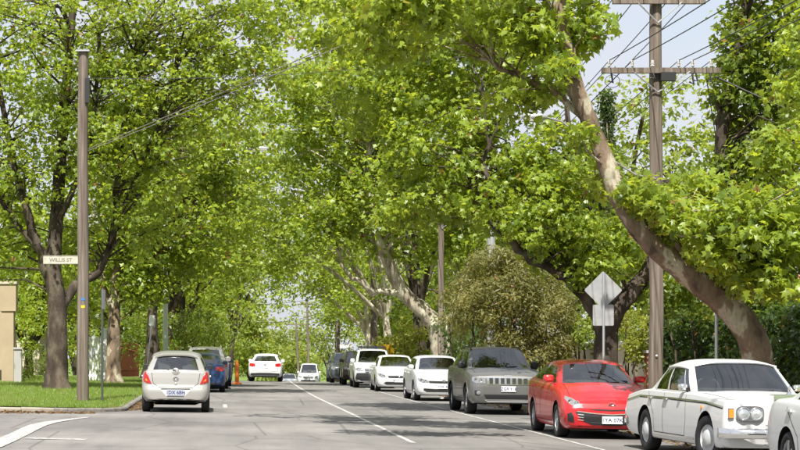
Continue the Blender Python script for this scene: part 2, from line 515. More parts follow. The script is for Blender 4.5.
class Car:
    def __init__(s, name, label, group, loc, rz, pnt, **kw):
        s.p = dict(DEF)
        s.p.update(kw)
        p = s.p
        s.paint = pnt
        s.root = thing(name, label, 'car' if 'cat' not in kw else kw['cat'], loc, rz, group)
        s.root.rotation_euler = (0, math.atan(0.013) * (1 if abs(rz) < 1.6 else -1), rz)
        s.body()
        s.house()
        s.wheels()
        if p['sides']: s.side_details()
    # -- local frame: x right, y 0 at the front bumper .. L at the tail, then centred on the wheelbase middle
    def oy(s, y):
        return y - s.p['fo'] - s.p['wb'] / 2
    def body(s):
        p = s.p
        Ln, hw = p['L'], p['W'] / 2
        fy = [0, .015, .05, .12, .26, .5]
        fw = [.64, .79, .89, .955, .985, 1]
        rw = [.62, .78, .885, .95, .985, 1]
        if p['boxy']:
            fw = [.86, .95, .985, 1, 1, 1]
            rw = [.80, .91, .96, .985, 1, 1]
        ys = fy + [p['fo'] + .25, p['ycowl'] - .08, p['ycowl'] + .1, (p['ycowl'] + p['ybk']) / 2, p['ybk'] - .12]
        ws = fw + [1, 1, 1, 1, 1]
        tail_ys = [Ln - y for y in reversed(fy)]
        if p['trunk']:
            ys.append(min(p['ybk'] + .12, tail_ys[0] - .05))
            ws.append(1)
        fixed = ys[:6]
        rest = []
        for y in sorted(ys[6:]):
            if y > (rest[-1] if rest else fixed[-1]) + .09 and y < tail_ys[0] - .06: rest.append(y)
        ys = fixed + rest
        ws = fw + [1] * len(rest)
        ys += tail_ys
        ws += list(reversed(rw))
        dk = [(0, p['zhf'] - .05), (.12, p['zhf']), (p['ycowl'], p['zc']), (p['ybk'], p['zb'])]
        if p['trunk']:
            dk += [(p['ybk'] + .1, p['zb'] + .005), (Ln - .12, p['zd']), (Ln, p['zd'] - .04)]
        else:
            dk += [(Ln, p['zb'] - .015)]
        if p['belt_pts']: dk = p['belt_pts']
        dx, dz = [a for a, b in dk], [b for a, b in dk]
        s.deck = lambda y: float(np.interp(y, dx, dz))
        rows = []
        for y, wf in zip(ys, ws):
            w = hw * wf
            zt = s.deck(y)
            zb = p['zbot'] + (0.03 if y < .2 or y > Ln - .2 else 0) + max(0, (y - Ln + .7)) * .12
            zm = zb + (zt - zb) * .52
            cabin = p['ycowl'] < y < p['ybk']
            cr = 0.0 if cabin else p['hoodcrown']
            sh = p['wsh']
            if p['boxy']:
                pts = [(0, zb), (w * .8, zb), (w * .965, zb + .03), (w * .992, zb + .16), (w, zm), (w * .985, zt - .15), (w * .965, zt - .05), (w * sh, zt - .012), (w * .86, zt), (w * .4, zt + cr * .9), (0, zt + cr)]
            else:
                pts = [(0, zb), (w * .82, zb), (w * p['tuck'], zb + .05), (w * .985, zb + .17), (w, zm), (w * .992, zt - .20), (w * .975, zt - .10), (w * sh, zt - .028), (w * .865, zt), (w * .45, zt + cr * .8), (0, zt + cr)]
            rows.append([(x, y, z) for x, z in pts])
        A = np.array(rows)                                  # stations x points x 3
        A = cr_rows(A, p['sub'])
        A = np.swapaxes(cr_rows(np.swapaxes(A, 0, 1), 4), 0, 1)
        A[:, 0, 0] = 0
        A[:, -1, 0] = 0
        nz, ny = zip(*p['nose'])
        tz, ty = zip(*p['tail'])
        Y, Z = A[..., 1].copy(), A[..., 2]
        A[..., 1] += np.interp(Z, nz, ny) * np.clip(1 - Y / .8, 0, 1)
        A[..., 1] -= np.interp(Z, tz, ty) * np.clip(1 - (Ln - Y) / .55, 0, 1)
        A[..., 1] -= p['fo'] + p['wb'] / 2
        ns, npt = A.shape[:2]
        V, F = [], []
        ring = 2 * npt - 2
        for i in range(ns):
            V += [tuple(q) for q in A[i]]
            V += [(-q[0], q[1], q[2]) for q in A[i][1:-1][::-1]]
        for i in range(ns - 1):
            for k in range(ring):
                a, b = i * ring + k, i * ring + (k + 1) % ring
                F.append((a, b, b + ring, a + ring))
        def cap(base, flip):
            for k in range(npt - 1):
                a, b = k, k + 1
                c, d = (ring - b) % ring, (ring - a) % ring
                q = [base + t for t in (a, b, c, d)]
                q = list(dict.fromkeys(q))
                if len(q) > 2: F.append(tuple(q if not flip else q[::-1]))
        cap(0, True)
        cap((ns - 1) * ring, False)
        me = mesh('body', V, F, [s.paint, M['well']])
        bm = bmesh.new()
        bm.from_mesh(me)
        bmesh.ops.recalc_face_normals(bm, faces=bm.faces)
        bm.to_mesh(me)
        bm.free()
        o = link('body', me)
        # wheel arches
        c = MB()
        ra = p['rt'] + .055
        for sx in (-1, 1):
            for yy in (-p['wb'] / 2, p['wb'] / 2):
                n = 28
                vs_, fs = [], []
                for xx in (hw - .30, hw + .2):
                    vs_ += [(sx * xx, yy + ra * math.cos(2 * math.pi * k / n), p['rt'] + .012 + ra * math.sin(2 * math.pi * k / n)) for k in range(n)]
                fs = [(k, (k + 1) % n, n + (k + 1) % n, n + k) for k in range(n)] + [tuple(range(n))[::-1], tuple(range(n, 2 * n))]
                if sx < 0: fs = [f[::-1] for f in fs]
                c.add(vs_, fs)
        cut = c.build('cutter', M['well'])
        bpy.context.view_layer.update()
        md = o.modifiers.new('b', 'BOOLEAN')
        md.operation = 'DIFFERENCE'
        md.object = cut
        md.solver = 'EXACT'
        dg = bpy.context.evaluated_depsgraph_get()
        me2 = bpy.data.meshes.new_from_object(o.evaluated_get(dg))
        bpy.data.objects.remove(o)
        bpy.data.objects.remove(cut)
        if len(me2.polygons) < 50: me2 = me
        me2.name = 'body'
        me2.materials.clear()
        me2.materials.append(s.paint)
        me2.materials.append(M['well'])
        mi = []
        for f in me2.polygons:
            well = False
            cc = f.center
            for yy in (-p['wb'] / 2, p['wb'] / 2):
                d = math.hypot(cc.y - yy, cc.z - p['rt'] - .012)
                if d < ra + .002 and abs(cc.x) < hw + .01:
                    if abs(abs(cc.x) - (hw - .30)) < .004 and abs(f.normal.x) > .9: well = True
                    if d > ra - .012 and abs(f.normal.x) < .3 and abs(cc.x) > hw - .31: well = True
            if cc.z < p['zbot'] + .02 and f.normal.z < -.7: well = True
            mi.append(1 if well else 0)
        me2.polygons.foreach_set('material_index', mi)
        me2.polygons.foreach_set('use_smooth', [True] * len(mi))
        me2.set_sharp_from_angle(angle=R(38))
        s.body_o = link('body', me2, s.root)
        bm = bmesh.new()
        bm.from_mesh(me2)
        s.bvh = BVHTree.FromBMesh(bm)
        bm.free()
    # -- greenhouse
    def roofpt(s, a, u):
        p = s.p
        y = (p['ywr'] + p['bow'] * .55 * a * a) * (1 - u) + (p['yrr'] - p['rbow'] * a * a) * u
        z = p['H'] - p['arc'] * (2 * u - .85) ** 2 - p['crown'] * a ** 4 - .01 * a * a
        w = p['W'] / 2 * p['roofw'] * (1 - .05 * (2 * u - 1) ** 2)
        return Vector((a * w, s.oy(y), z))
    def beltpt(s, a, u):
        p = s.p
        y = (p['ycowl'] + p['bow'] * a * a) * (1 - u) + (p['ybk'] - p['rbow'] * a * a) * u
        w = p['W'] / 2 * (.885 if not p['boxy'] else .90) * (1 - .035 * (2 * u - 1) ** 2)
        return Vector((a * w, s.oy(y), s.deck(y) - .012))
    def house(s):
        p = s.p
        def front(a, t):
            a2 = 2 * a - 1
            q = s.beltpt(a2, 0).lerp(s.roofpt(a2, 0), t)
            q.y -= .035 * math.sin(math.pi * t) * (1 - a2 * a2)
            return q
        def rear(a, t):
            a2 = 1 - 2 * a
            q = s.beltpt(a2, 1).lerp(s.roofpt(a2, 1), t)
            q.y += .05 * math.sin(math.pi * t) * (1 - a2 * a2)
            return q
        def side(sx):
            def f(a, t):
                u = a if sx < 0 else 1 - a
                q = s.beltpt(sx, u).lerp(s.roofpt(sx, u), t)
                q.x += sx * .035 * math.sin(math.pi * t) * (4 * u * (1 - u)) ** .5
                return q
            return f
        frame, glass_o = MB(), []
        bps = []
        def panel(fn, openings, pillars=None, nm='window'):
            sa = sorted({0, 1, *[x for o in openings for x in o[:2]]})
            ta = sorted({0, 1, *[x for o in openings for x in o[2:]]})
            def dense(arr, k):
                out = []
                for a, b in zip(arr[:-1], arr[1:]):
                    n = max(1, int(math.ceil((b - a) * k)))
                    out += [a + (b - a) * i / n for i in range(n)]
                return out + [arr[-1]]
            sa, ta = dense(sa, 12), dense(ta, 7)
            idx = {}
            def inside(a, t):
                for i, o in enumerate(openings):
                    if o[0] < a < o[1] and o[2] < t < o[3]: return i
                return -1
            groups = {}
            for i in range(len(sa) - 1):
                for j in range(len(ta) - 1):
                    g = inside((sa[i] + sa[i + 1]) / 2, (ta[j] + ta[j + 1]) / 2)
                    if g < 0 and pillars:
                        for (a0, a1) in pillars:
                            if a0 <= (sa[i] + sa[i + 1]) / 2 <= a1 and p['bpillar'] == 'trim': g = -2 - pillars.index((a0, a1))
                    q = [fn(sa[i], ta[j]), fn(sa[i + 1], ta[j]), fn(sa[i + 1], ta[j + 1]), fn(sa[i], ta[j + 1])]
                    groups.setdefault(g, []).append(q)
            for g, qs in groups.items():
                tgt = frame if g == -1 else MB()
                for q in qs: tgt.add(q, [(0, 1, 2, 3)])
                if g >= 0: glass_o.append((nm, tgt))
                if g <= -2: bps.append(tgt)
        fx = .055 if not p['boxy'] else .035
        panel(front, [(fx, 1 - fx, .05, .94)], nm='windscreen')
        panel(rear, [(.10, .90, .10, .90)], nm='rear_window')
        for sx in (-1, 1):
            op, pil = [], []
            for (a0, a1) in p['split']:
                b0, b1 = (a0, a1) if sx < 0 else (1 - a1, 1 - a0)
                op.append((b0, b1, .07, .87))
            so = sorted(op)
            pil = [(so[i][1], so[i + 1][0]) for i in range(len(so) - 1)]
            panel(side(sx), op, pil, nm='side_window')
        nu, na = 14, 13
        for i in range(nu):
            for j in range(na):
                u0, u1, a0, a1 = i / nu, (i + 1) / nu, -1 + 2 * j / na, -1 + 2 * (j + 1) / na
                frame.add([s.roofpt(a0, u0), s.roofpt(a1, u0), s.roofpt(a1, u1), s.roofpt(a0, u1)], [(0, 1, 2, 3)])
        def finish(mb, name, material, thick=0.0, sm=35):
            bm = bmesh.new()
            vs_ = [bm.verts.new(v_) for v_ in mb.v]
            for f in mb.f: bm.faces.new([vs_[i] for i in f])
            bmesh.ops.remove_doubles(bm, verts=bm.verts, dist=.0005)
            bmesh.ops.recalc_face_normals(bm, faces=bm.faces)
            if thick:
                bmesh.ops.solidify(bm, geom=list(bm.faces), thickness=thick)
            me = bpy.data.meshes.new(name)
            bm.to_mesh(me)
            bm.free()
            me.materials.append(material)
            me.polygons.foreach_set('use_smooth', [True] * len(me.polygons))
            me.set_sharp_from_angle(angle=R(sm))
            return link(name, me, s.root)
        s.frame_o = finish(frame, 'roof_and_pillars', s.paint if p['frame'] == 'paint' else M[p['frame']], .018)
        for bp in bps: finish(bp, 'door_pillar', M['trim'], .012)
        for nm, g in glass_o: finish(g, nm, M[p['glass']])
        # cabin: dash, floor cover, seats
        fl = MB()
        for i in range(8):
            for j in range(6):
                q = []
                for (ii, jj) in ((i, j), (i, j + 1), (i + 1, j + 1), (i + 1, j)):
                    u, a = .02 + .96 * ii / 8, -.97 + 1.94 * jj / 6
                    b = s.beltpt(a, u)
                    b.z += .022 + (.012 if abs(a) < .9 else 0)
                    q.append(b)
                fl.add(q, [(0, 1, 2, 3)])
        fl.build('cabin_tub', M['cabin'], s.root)
        d = MB()
        zc = p['zc']
        d.box((0, s.oy(p['ycowl'] + .38), zc + .02), (p['W'] * .72, .34, .10), taper=.9)
        d.build('dashboard', M['cabin'], s.root)
        ht = p['H'] - zc
        for (yy, rear_) in ((p['ywr'] + .35, False), (min(p['yrr'] - .05, p['ywr'] + 1.45), True)):
            for sx in (-1, 1):
                st = MB()
                lean = Matrix.Rotation(R(-14), 4, 'X')
                st.box((sx * p['W'] * .215, s.oy(yy), zc + ht * .16), (.46, .13, ht * .44), M=lean, taper=.86)
                st.box((sx * p['W'] * .215, s.oy(yy) + .05, zc + ht * .52), (.25, .09, ht * .25), M=lean, taper=.8)
                st.build('seat_back', M[p['seat']], s.root)
        st = MB()
        n = 16
        cc = Vector((-p['W'] * .215, s.oy(p['ycowl'] + .68), zc + .06))
        st.tube([cc + Vector((.18 * math.cos(2 * math.pi * k / n), .05 * math.sin(2 * math.pi * k / n), .17 * math.sin(2 * math.pi * k / n))) for k in range(n + 1)], .016, 6)
        st.build('steering_wheel', M['cabin'], s.root)
    def wheels(s):
        p = s.p
        rt, tw = p['rt'], p['tw']
        rr = rt * (.68 if p['rim'] != 'classic' else .62)
        ty = MB()
        prof_ = [(rr * .98, -tw * .42), (rr * 1.04, -tw * .5), (rt * .90, -tw * .52), (rt * .975, -tw * .44), (rt, -tw * .30), (rt, tw * .30), (rt * .975, tw * .44), (rt * .90, tw * .52), (rr * 1.04, tw * .5), (rr * .98, tw * .42)]
        ty.lathe(prof_, 32, 'X')
        tyre_me = mesh('tyre', ty.v, ty.f, M['tyre'], True, None, 50)
        rm = MB()
        if p['rim'] == 'classic':
            rm.lathe([(rr * 1.0, -.08), (rr * 1.0, .075), (rr * .93, .085), (rr * .84, .06), (rr * .62, .075), (rr * .58, .095), (rr * .40, .115), (.001, .125)], 28, 'X')
            rmat = M['rim_grey']
        elif p['rim'] == 'cover':
            rm.lathe([(rr, -.08), (rr, .08), (rr * .9, .088), (rr * .55, .075), (rr * .2, .085), (.001, .09)], 28, 'X')
            rmat = M['rim_grey']
        else:
            rm.lathe([(rr * 1.0, -.09), (rr * 1.0, .085), (rr * .94, .09), (rr * .90, .06), (rr * .90, -.06)], 28, 'X')
            ns = p['spokes']
            for k in range(ns):
                a = 2 * math.pi * k / ns
                mm = Matrix.Rotation(a, 4, 'X')
                for off in ((-.028, .028) if ns <= 5 else (0,)):
                    b = MB().box((.072, off, rr * .52), (.028, .034 if ns <= 7 else .026, rr * .86))
                    rm.add([mm @ q for q in b.v], b.f)
            rm.lathe([(rr * .24, .05), (rr * .22, .09), (rr * .1, .098), (.001, .1)], 14, 'X')
            rmat = M['rim']
        rim_me = mesh('rim', rm.v, rm.f, rmat, True, None, 40)
        dk = MB().lathe([(rr * .92, -.02), (rr * .6, .0), (.001, .0)], 20, 'X')
        disc_me = mesh('brake_disc', dk.v, dk.f, M['well'])
        for sx in (-1, 1):
            for yy in (-p['wb'] / 2, p['wb'] / 2):
                w = bpy.data.objects.new('wheel', tyre_me)
                COL.objects.link(w)
                w.parent = s.root
                w.location = (sx * (p['W'] / 2 - tw * .52 - .012), yy, rt)
                w.rotation_euler = (R(random.uniform(0, 70)), 0, (math.pi if sx < 0 else 0) + (p['steer'] if yy < 0 else 0))
                w.name = 'wheel'
                link('rim', rim_me, w)
                link('brake_disc', disc_me, w)
    # -- things laid onto the body shell
    def hit(s, pt, d):
        pt, d = Vector(pt), Vector(d).normalized()
        h = s.bvh.ray_cast(pt - d * 3, d)
        return (h[0], h[1]) if h[0] is not None else (None, None)
    def patch(s, name, outline, d, material, off=.006, cuts=3, parent=None):
        """outline: points near the shell; laid onto it along d"""
        d = Vector(d).normalized()
        bm = bmesh.new()
        f = bm.faces.new([bm.verts.new(q) for q in outline])
        bmesh.ops.triangulate(bm, faces=[f])
        for _ in range(cuts):
            bmesh.ops.subdivide_edges(bm, edges=[e for e in bm.edges if e.calc_length() > .05], cuts=1, use_grid_fill=True)
        bmesh.ops.triangulate(bm, faces=bm.faces)
        last = 0
        for v_ in bm.verts:
            for k in range(12):
                h, n = s.hit(v_.co, d)
                if h is not None: break
                v_.co.x *= .985
            if h is not None: v_.co = h - d * off
        for f in bm.faces:
            f.normal_update()
        bmesh.ops.recalc_face_normals(bm, faces=bm.faces)
        if bm.faces and sum((f.normal.dot(d) * f.calc_area() for f in bm.faces)) > 0:
            bmesh.ops.reverse_faces(bm, faces=bm.faces)
        # a rim that falls back to the shell gives the piece some thickness
        edge = [e for e in bm.edges if len(e.link_faces) == 1]
        ext = bmesh.ops.extrude_edge_only(bm, edges=edge)
        for g in ext['geom']:
            if isinstance(g, bmesh.types.BMVert): g.co += d * (off + .004)
        me = bpy.data.meshes.new(name)
        bm.to_mesh(me)
        bm.free()
        me.materials.append(material)
        me.polygons.foreach_set('use_smooth', [True] * len(me.polygons))
        me.set_sharp_from_angle(angle=R(40))
        return link(name, me, parent or s.root)
    def ribbon(s, name, pts, d, wdt, material, off=.002, parent=None, step=.08):
        d = Vector(d).normalized()
        dense = []
        pts = [Vector(q) for q in pts]
        for a, b in zip(pts[:-1], pts[1:]):
            n = max(1, int((b - a).length / step))
            dense += [a.lerp(b, i / n) for i in range(n)]
        dense.append(pts[-1])
        V, F = [], []
        for i, q in enumerate(dense):
            t = (dense[min(i + 1, len(dense) - 1)] - dense[max(i - 1, 0)]).normalized()
            sd = t.cross(d).normalized() * wdt / 2
            for e in (q - sd, q + sd):
                h, n = s.hit(e, d)
                V.append((h - d * off) if h is not None else e)
        for i in range(len(dense) - 1):
            F.append((2 * i, 2 * i + 1, 2 * i + 3, 2 * i + 2))
        return obj(name, V, F, material, parent or s.root)
    def side_details(s):
        p = s.p
        zs = p['zbot'] + .12
        w = p['W'] / 2 + .3
        y0, y1 = s.oy(p['ycowl'] + .22), s.oy(min(p['ybk'] - .25, p['fo'] + p['wb'] + .05))
        ym = (y0 + y1) / 2 + .12
        for sx in (-1, 1):
            d = (-sx, 0, 0)
            zt = lambda y: s.deck(y + p['fo'] + p['wb'] / 2) - .035
            yr = s.oy(p['fo'] + p['wb'] - p['rt'] - .02)
            for nm, pl in (('door_gap', [(sx * w, y0, zt(y0)), (sx * w, y0 - .06, zs + .25), (sx * w, y0 + .02, zs)]),
                           ('door_gap', [(sx * w, ym, zt(ym)), (sx * w, ym, zs)]),
                           ('door_gap', [(sx * w, y1, zt(y1)), (sx * w, y1 - .02, zs + .62), (sx * w, yr - .12, zs + .28), (sx * w, yr - .14, zs)]),
                           ('door_gap', [(sx * w, y0 + .02, zs), (sx * w, yr - .14, zs)])):
                s.ribbon(nm, pl, d, .011, M['seam'])
            for yy in (ym - .13, y1 - .16):
                q = Vector((sx * w, yy, zt(yy) - .09))
                h, n = s.hit(q, d)
                if h is None: continue
                hb = MB().box((h.x + sx * .018, yy, h.z), (.03, .19, .03), taper=.9)
                hb.build('door_handle', s.paint if p.get('handle') != 'chrome' else M['chrome'], s.root)
            mx, mh, mw = p['mirror']
            b = s.beltpt(sx, 0.0)
            yy = b.y + .24
            c0 = Vector((b.x + sx * (mw * .5 + .045), yy, s.deck(p['ycowl'] + .3) + .085))
            mb = MB()
            n = 10
            for (fy_, sc_) in ((-.055, .55), (-.035, .9), (0, 1.0), (.05, .96)):
                pass
            rings = [(-.06, .45), (-.045, .82), (-.01, 1.0), (.045, .97), (.05, .85)]
            base = 0
            for (yo, sc_) in rings:
                for k in range(n):
                    t = 2 * math.pi * k / n
                    ex = math.copysign(abs(math.cos(t)) ** .6, math.cos(t))
                    ez = math.copysign(abs(math.sin(t)) ** .6, math.sin(t))
                    mb.v.append(c0 + Vector((ex * mw * .62 * sc_, yo, ez * mh * .72 * sc_)))
            for i in range(len(rings) - 1):
                for k in range(n):
                    mb.f.append((i * n + k, i * n + (k + 1) % n, (i + 1) * n + (k + 1) % n, (i + 1) * n + k))
            mb.f.append(tuple(range(n)))
            mb.f.append(tuple(range((len(rings) - 1) * n, len(rings) * n))[::-1])
            mo = mb.build('wing_mirror', s.paint if not p.get('mirror_mat') else M[p['mirror_mat']], s.root, True)
            MB().tube([c0 + Vector((-sx * mw * .5, .01, -mh * .4)), (b.x - sx * .02, yy + .01, s.deck(p['ycowl'] + .3) - .02)], .018, 6).build('mirror_arm', M['trim'], mo)
            if p.get('arch_lip'):
                for yy in (-p['wb'] / 2, p['wb'] / 2):
                    ra = p['rt'] + .06
                    pl = []
                    for k in range(0, 21):
                        t = R(-12) + R(204) * k / 20
                        pl.append((sx * w, yy + (ra + .012) * math.cos(t), p['rt'] + .012 + (ra + .012) * math.sin(t)))
                    s.ribbon('wheel_arch_trim', pl, d, .05, M[p['arch_lip']] if p['arch_lip'] != 'paint' else s.paint, off=.012, step=.2)
        # bonnet and boot gaps
        hwf = p['W'] / 2 * .80
        s.ribbon('bonnet_gap', [(-hwf, s.oy(p['ycowl'] + .12), 3), (-hwf * 1.02, s.oy(.35), 3)], (0, 0, -1), .010, M['seam'])
        s.ribbon('bonnet_gap', [(hwf, s.oy(p['ycowl'] + .12), 3), (hwf * 1.02, s.oy(.35), 3)], (0, 0, -1), .010, M['seam'])
        # wipers on the windscreen foot
        for (xa, xb) in ((-.55, .02), (.05, .62)):
            pl = []
            for k in range(5):
                t = k / 4
                a = (xa + (xb - xa) * t) * .9
                q = s.beltpt(a, 0).lerp(s.roofpt(a, 0), .07 + .06 * t)
                q.y -= .02
                pl.append(q)
            MB().tube(pl, .009, 5).build('wiper', M['trim'], s.root)
        if p['rail']:
            for sx in (-1, 1):
                pl = [s.roofpt(sx * .93, u) + Vector((0, 0, .05)) for u in (.1, .3, .5, .7, .93)]
                pl = [s.roofpt(sx * .93, .06)] + pl + [s.roofpt(sx * .93, .97)]
                MB().tube(pl, .018, 6).build('roof_rail', M[p['rail']], s.root, True)
    def plate(s, z, txt, rear=False, w=.372, h=.135, mm='plate', ink='ink', off=.015, x=0.0):
        p = s.p
        y = 3 if rear else -3
        d = (0, -1, 0) if rear else (0, 1, 0)
        h0, n = s.hit((x, y, z), d)
        yy = h0.y + (off if rear else -off)
        o = MB().box((x, yy, z), (w, .012, h)).build('number_plate', M[mm], s.root)
        tm = text_mesh(txt, h * .78, M[ink], 'plate_text')
        t = link('plate_text', tm, o, (x, yy + (.0085 if rear else -.0085), z - .004), (R(90), 0, math.pi if rear else 0))
        return o
    def badge(s, z, r, material, rear=False, x=0.0, inner=None, flat=.75):
        d = (0, -1, 0) if rear else (0, 1, 0)
        h0, n = s.hit((x, 3 if rear else -3, z), d)
        sg = 1 if rear else -1
        b = MB()
        k = 20
        b.tube([Vector((x + r * math.cos(2 * math.pi * i / k), h0.y + sg * .012, z + r * flat * math.sin(2 * math.pi * i / k))) for i in range(k + 1)], r * .14, 6, caps=False)
        b.tube([Vector((x - r * .62, h0.y + sg * .014, z + r * .35 * flat)), Vector((x, h0.y + sg * .016, z - r * .35 * flat)), Vector((x + r * .62, h0.y + sg * .014, z + r * .35 * flat))], r * .13, 6)
        o = b.build('badge', material, s.root, True)
        return o
    def front(s, pts_lamp, lamp_d=(.45, .9, 0), lamp='lamp', grille=None, intake=None, fogs=None, gmat='trim'):
        """outlines given for the +x half in (x, z); mirrored"""
        for sx in (-1, 1):
            if pts_lamp:
                pl = [Vector((sx * x, s.oy(.2), z)) for x, z in pts_lamp]
                d = Vector((-sx * .12, 1, 0)).normalized()
                ho = s.patch('headlight', pl, d, M[lamp], .008)
                cxm = sum(q.x for q in pl) / len(pl)
                czm = sum(q.z for q in pl) / len(pl)
                sp = max(abs(q.x - cxm) for q in pl)
                for kx, rr in ((-.38, .046), (.22, .05)):
                    h, n = s.hit((cxm + sx * kx * sp, s.oy(.2), czm + .012 * (1 if kx > 0 else -1)), d)
                    if h is None: continue
                    MB().lathe([(rr, -.012), (rr * .96, -.020), (rr * .7, -.012), (.001, -.016)], 16, 'Y', h).build('lamp_bowl', M['lamp_in'], ho, True)
            if fogs:
                pl = [Vector((sx * x, s.oy(.15), z)) for x, z in fogs]
                s.patch('fog_lamp_recess', pl, (-sx * .3, .95, 0), M['trim'], .006)
        if grille: s.patch('grille', [Vector((x, s.oy(.1), z)) for x, z in grille], (0, 1, 0), M[gmat], .006)
        if intake: s.patch('lower_intake', [Vector((x, s.oy(.1), z)) for x, z in intake], (0, 1, 0), M['trim'], .006)

def sym(half):
    """(x, z) list for x >= 0, bottom to top -> closed symmetric outline"""
    return list(half) + [(-x, z) for x, z in reversed(half) if x > 1e-4]
P_WHITE = paint('white_paint', (0.56, 0.57, 0.58))
P_PEARL = paint('pearl_white_paint', (0.55, 0.56, 0.56))
P_ROLLS = paint('old_white_paint', (0.60, 0.605, 0.60), rough=.35, dust=.02)
P_RED = paint('red_paint', (0.50, 0.010, 0.016), rough=.25, dust=.03)
P_JEEP = paint('grey_green_metallic_paint', (0.150, 0.151, 0.146), .5, .36)
P_SILVER = paint('silver_metallic_paint', (0.39, 0.38, 0.355), .45, .36)
P_SILVER2 = paint('cool_silver_paint', (0.60, 0.62, 0.64), .35, .34)
P_BLUE = paint('blue_paint', (0.014, 0.05, 0.15), .3, .3)
P_BEIGE = paint('pewter_paint', (0.30, 0.295, 0.28), .4, .35)
P_NAVY = paint('navy_paint', (0.03, 0.04, 0.13), .3, .3)
P_SLATE = paint('slate_paint', (0.055, 0.07, 0.085), .4, .3)
P_MAROON = paint('dark_maroon_paint', (0.055, 0.028, 0.028), .3, .3)
P_DARK = paint('dark_green_grey_paint', (0.06, 0.065, 0.055), .3, .35)

G_RIGHT = 'cars parked along the right kerb'
G_LEFT = 'cars parked along the left kerb'
G_ROAD = 'cars driving on the road'

def on_road(X, Y):
    return (X, Y, gz(X, Y))

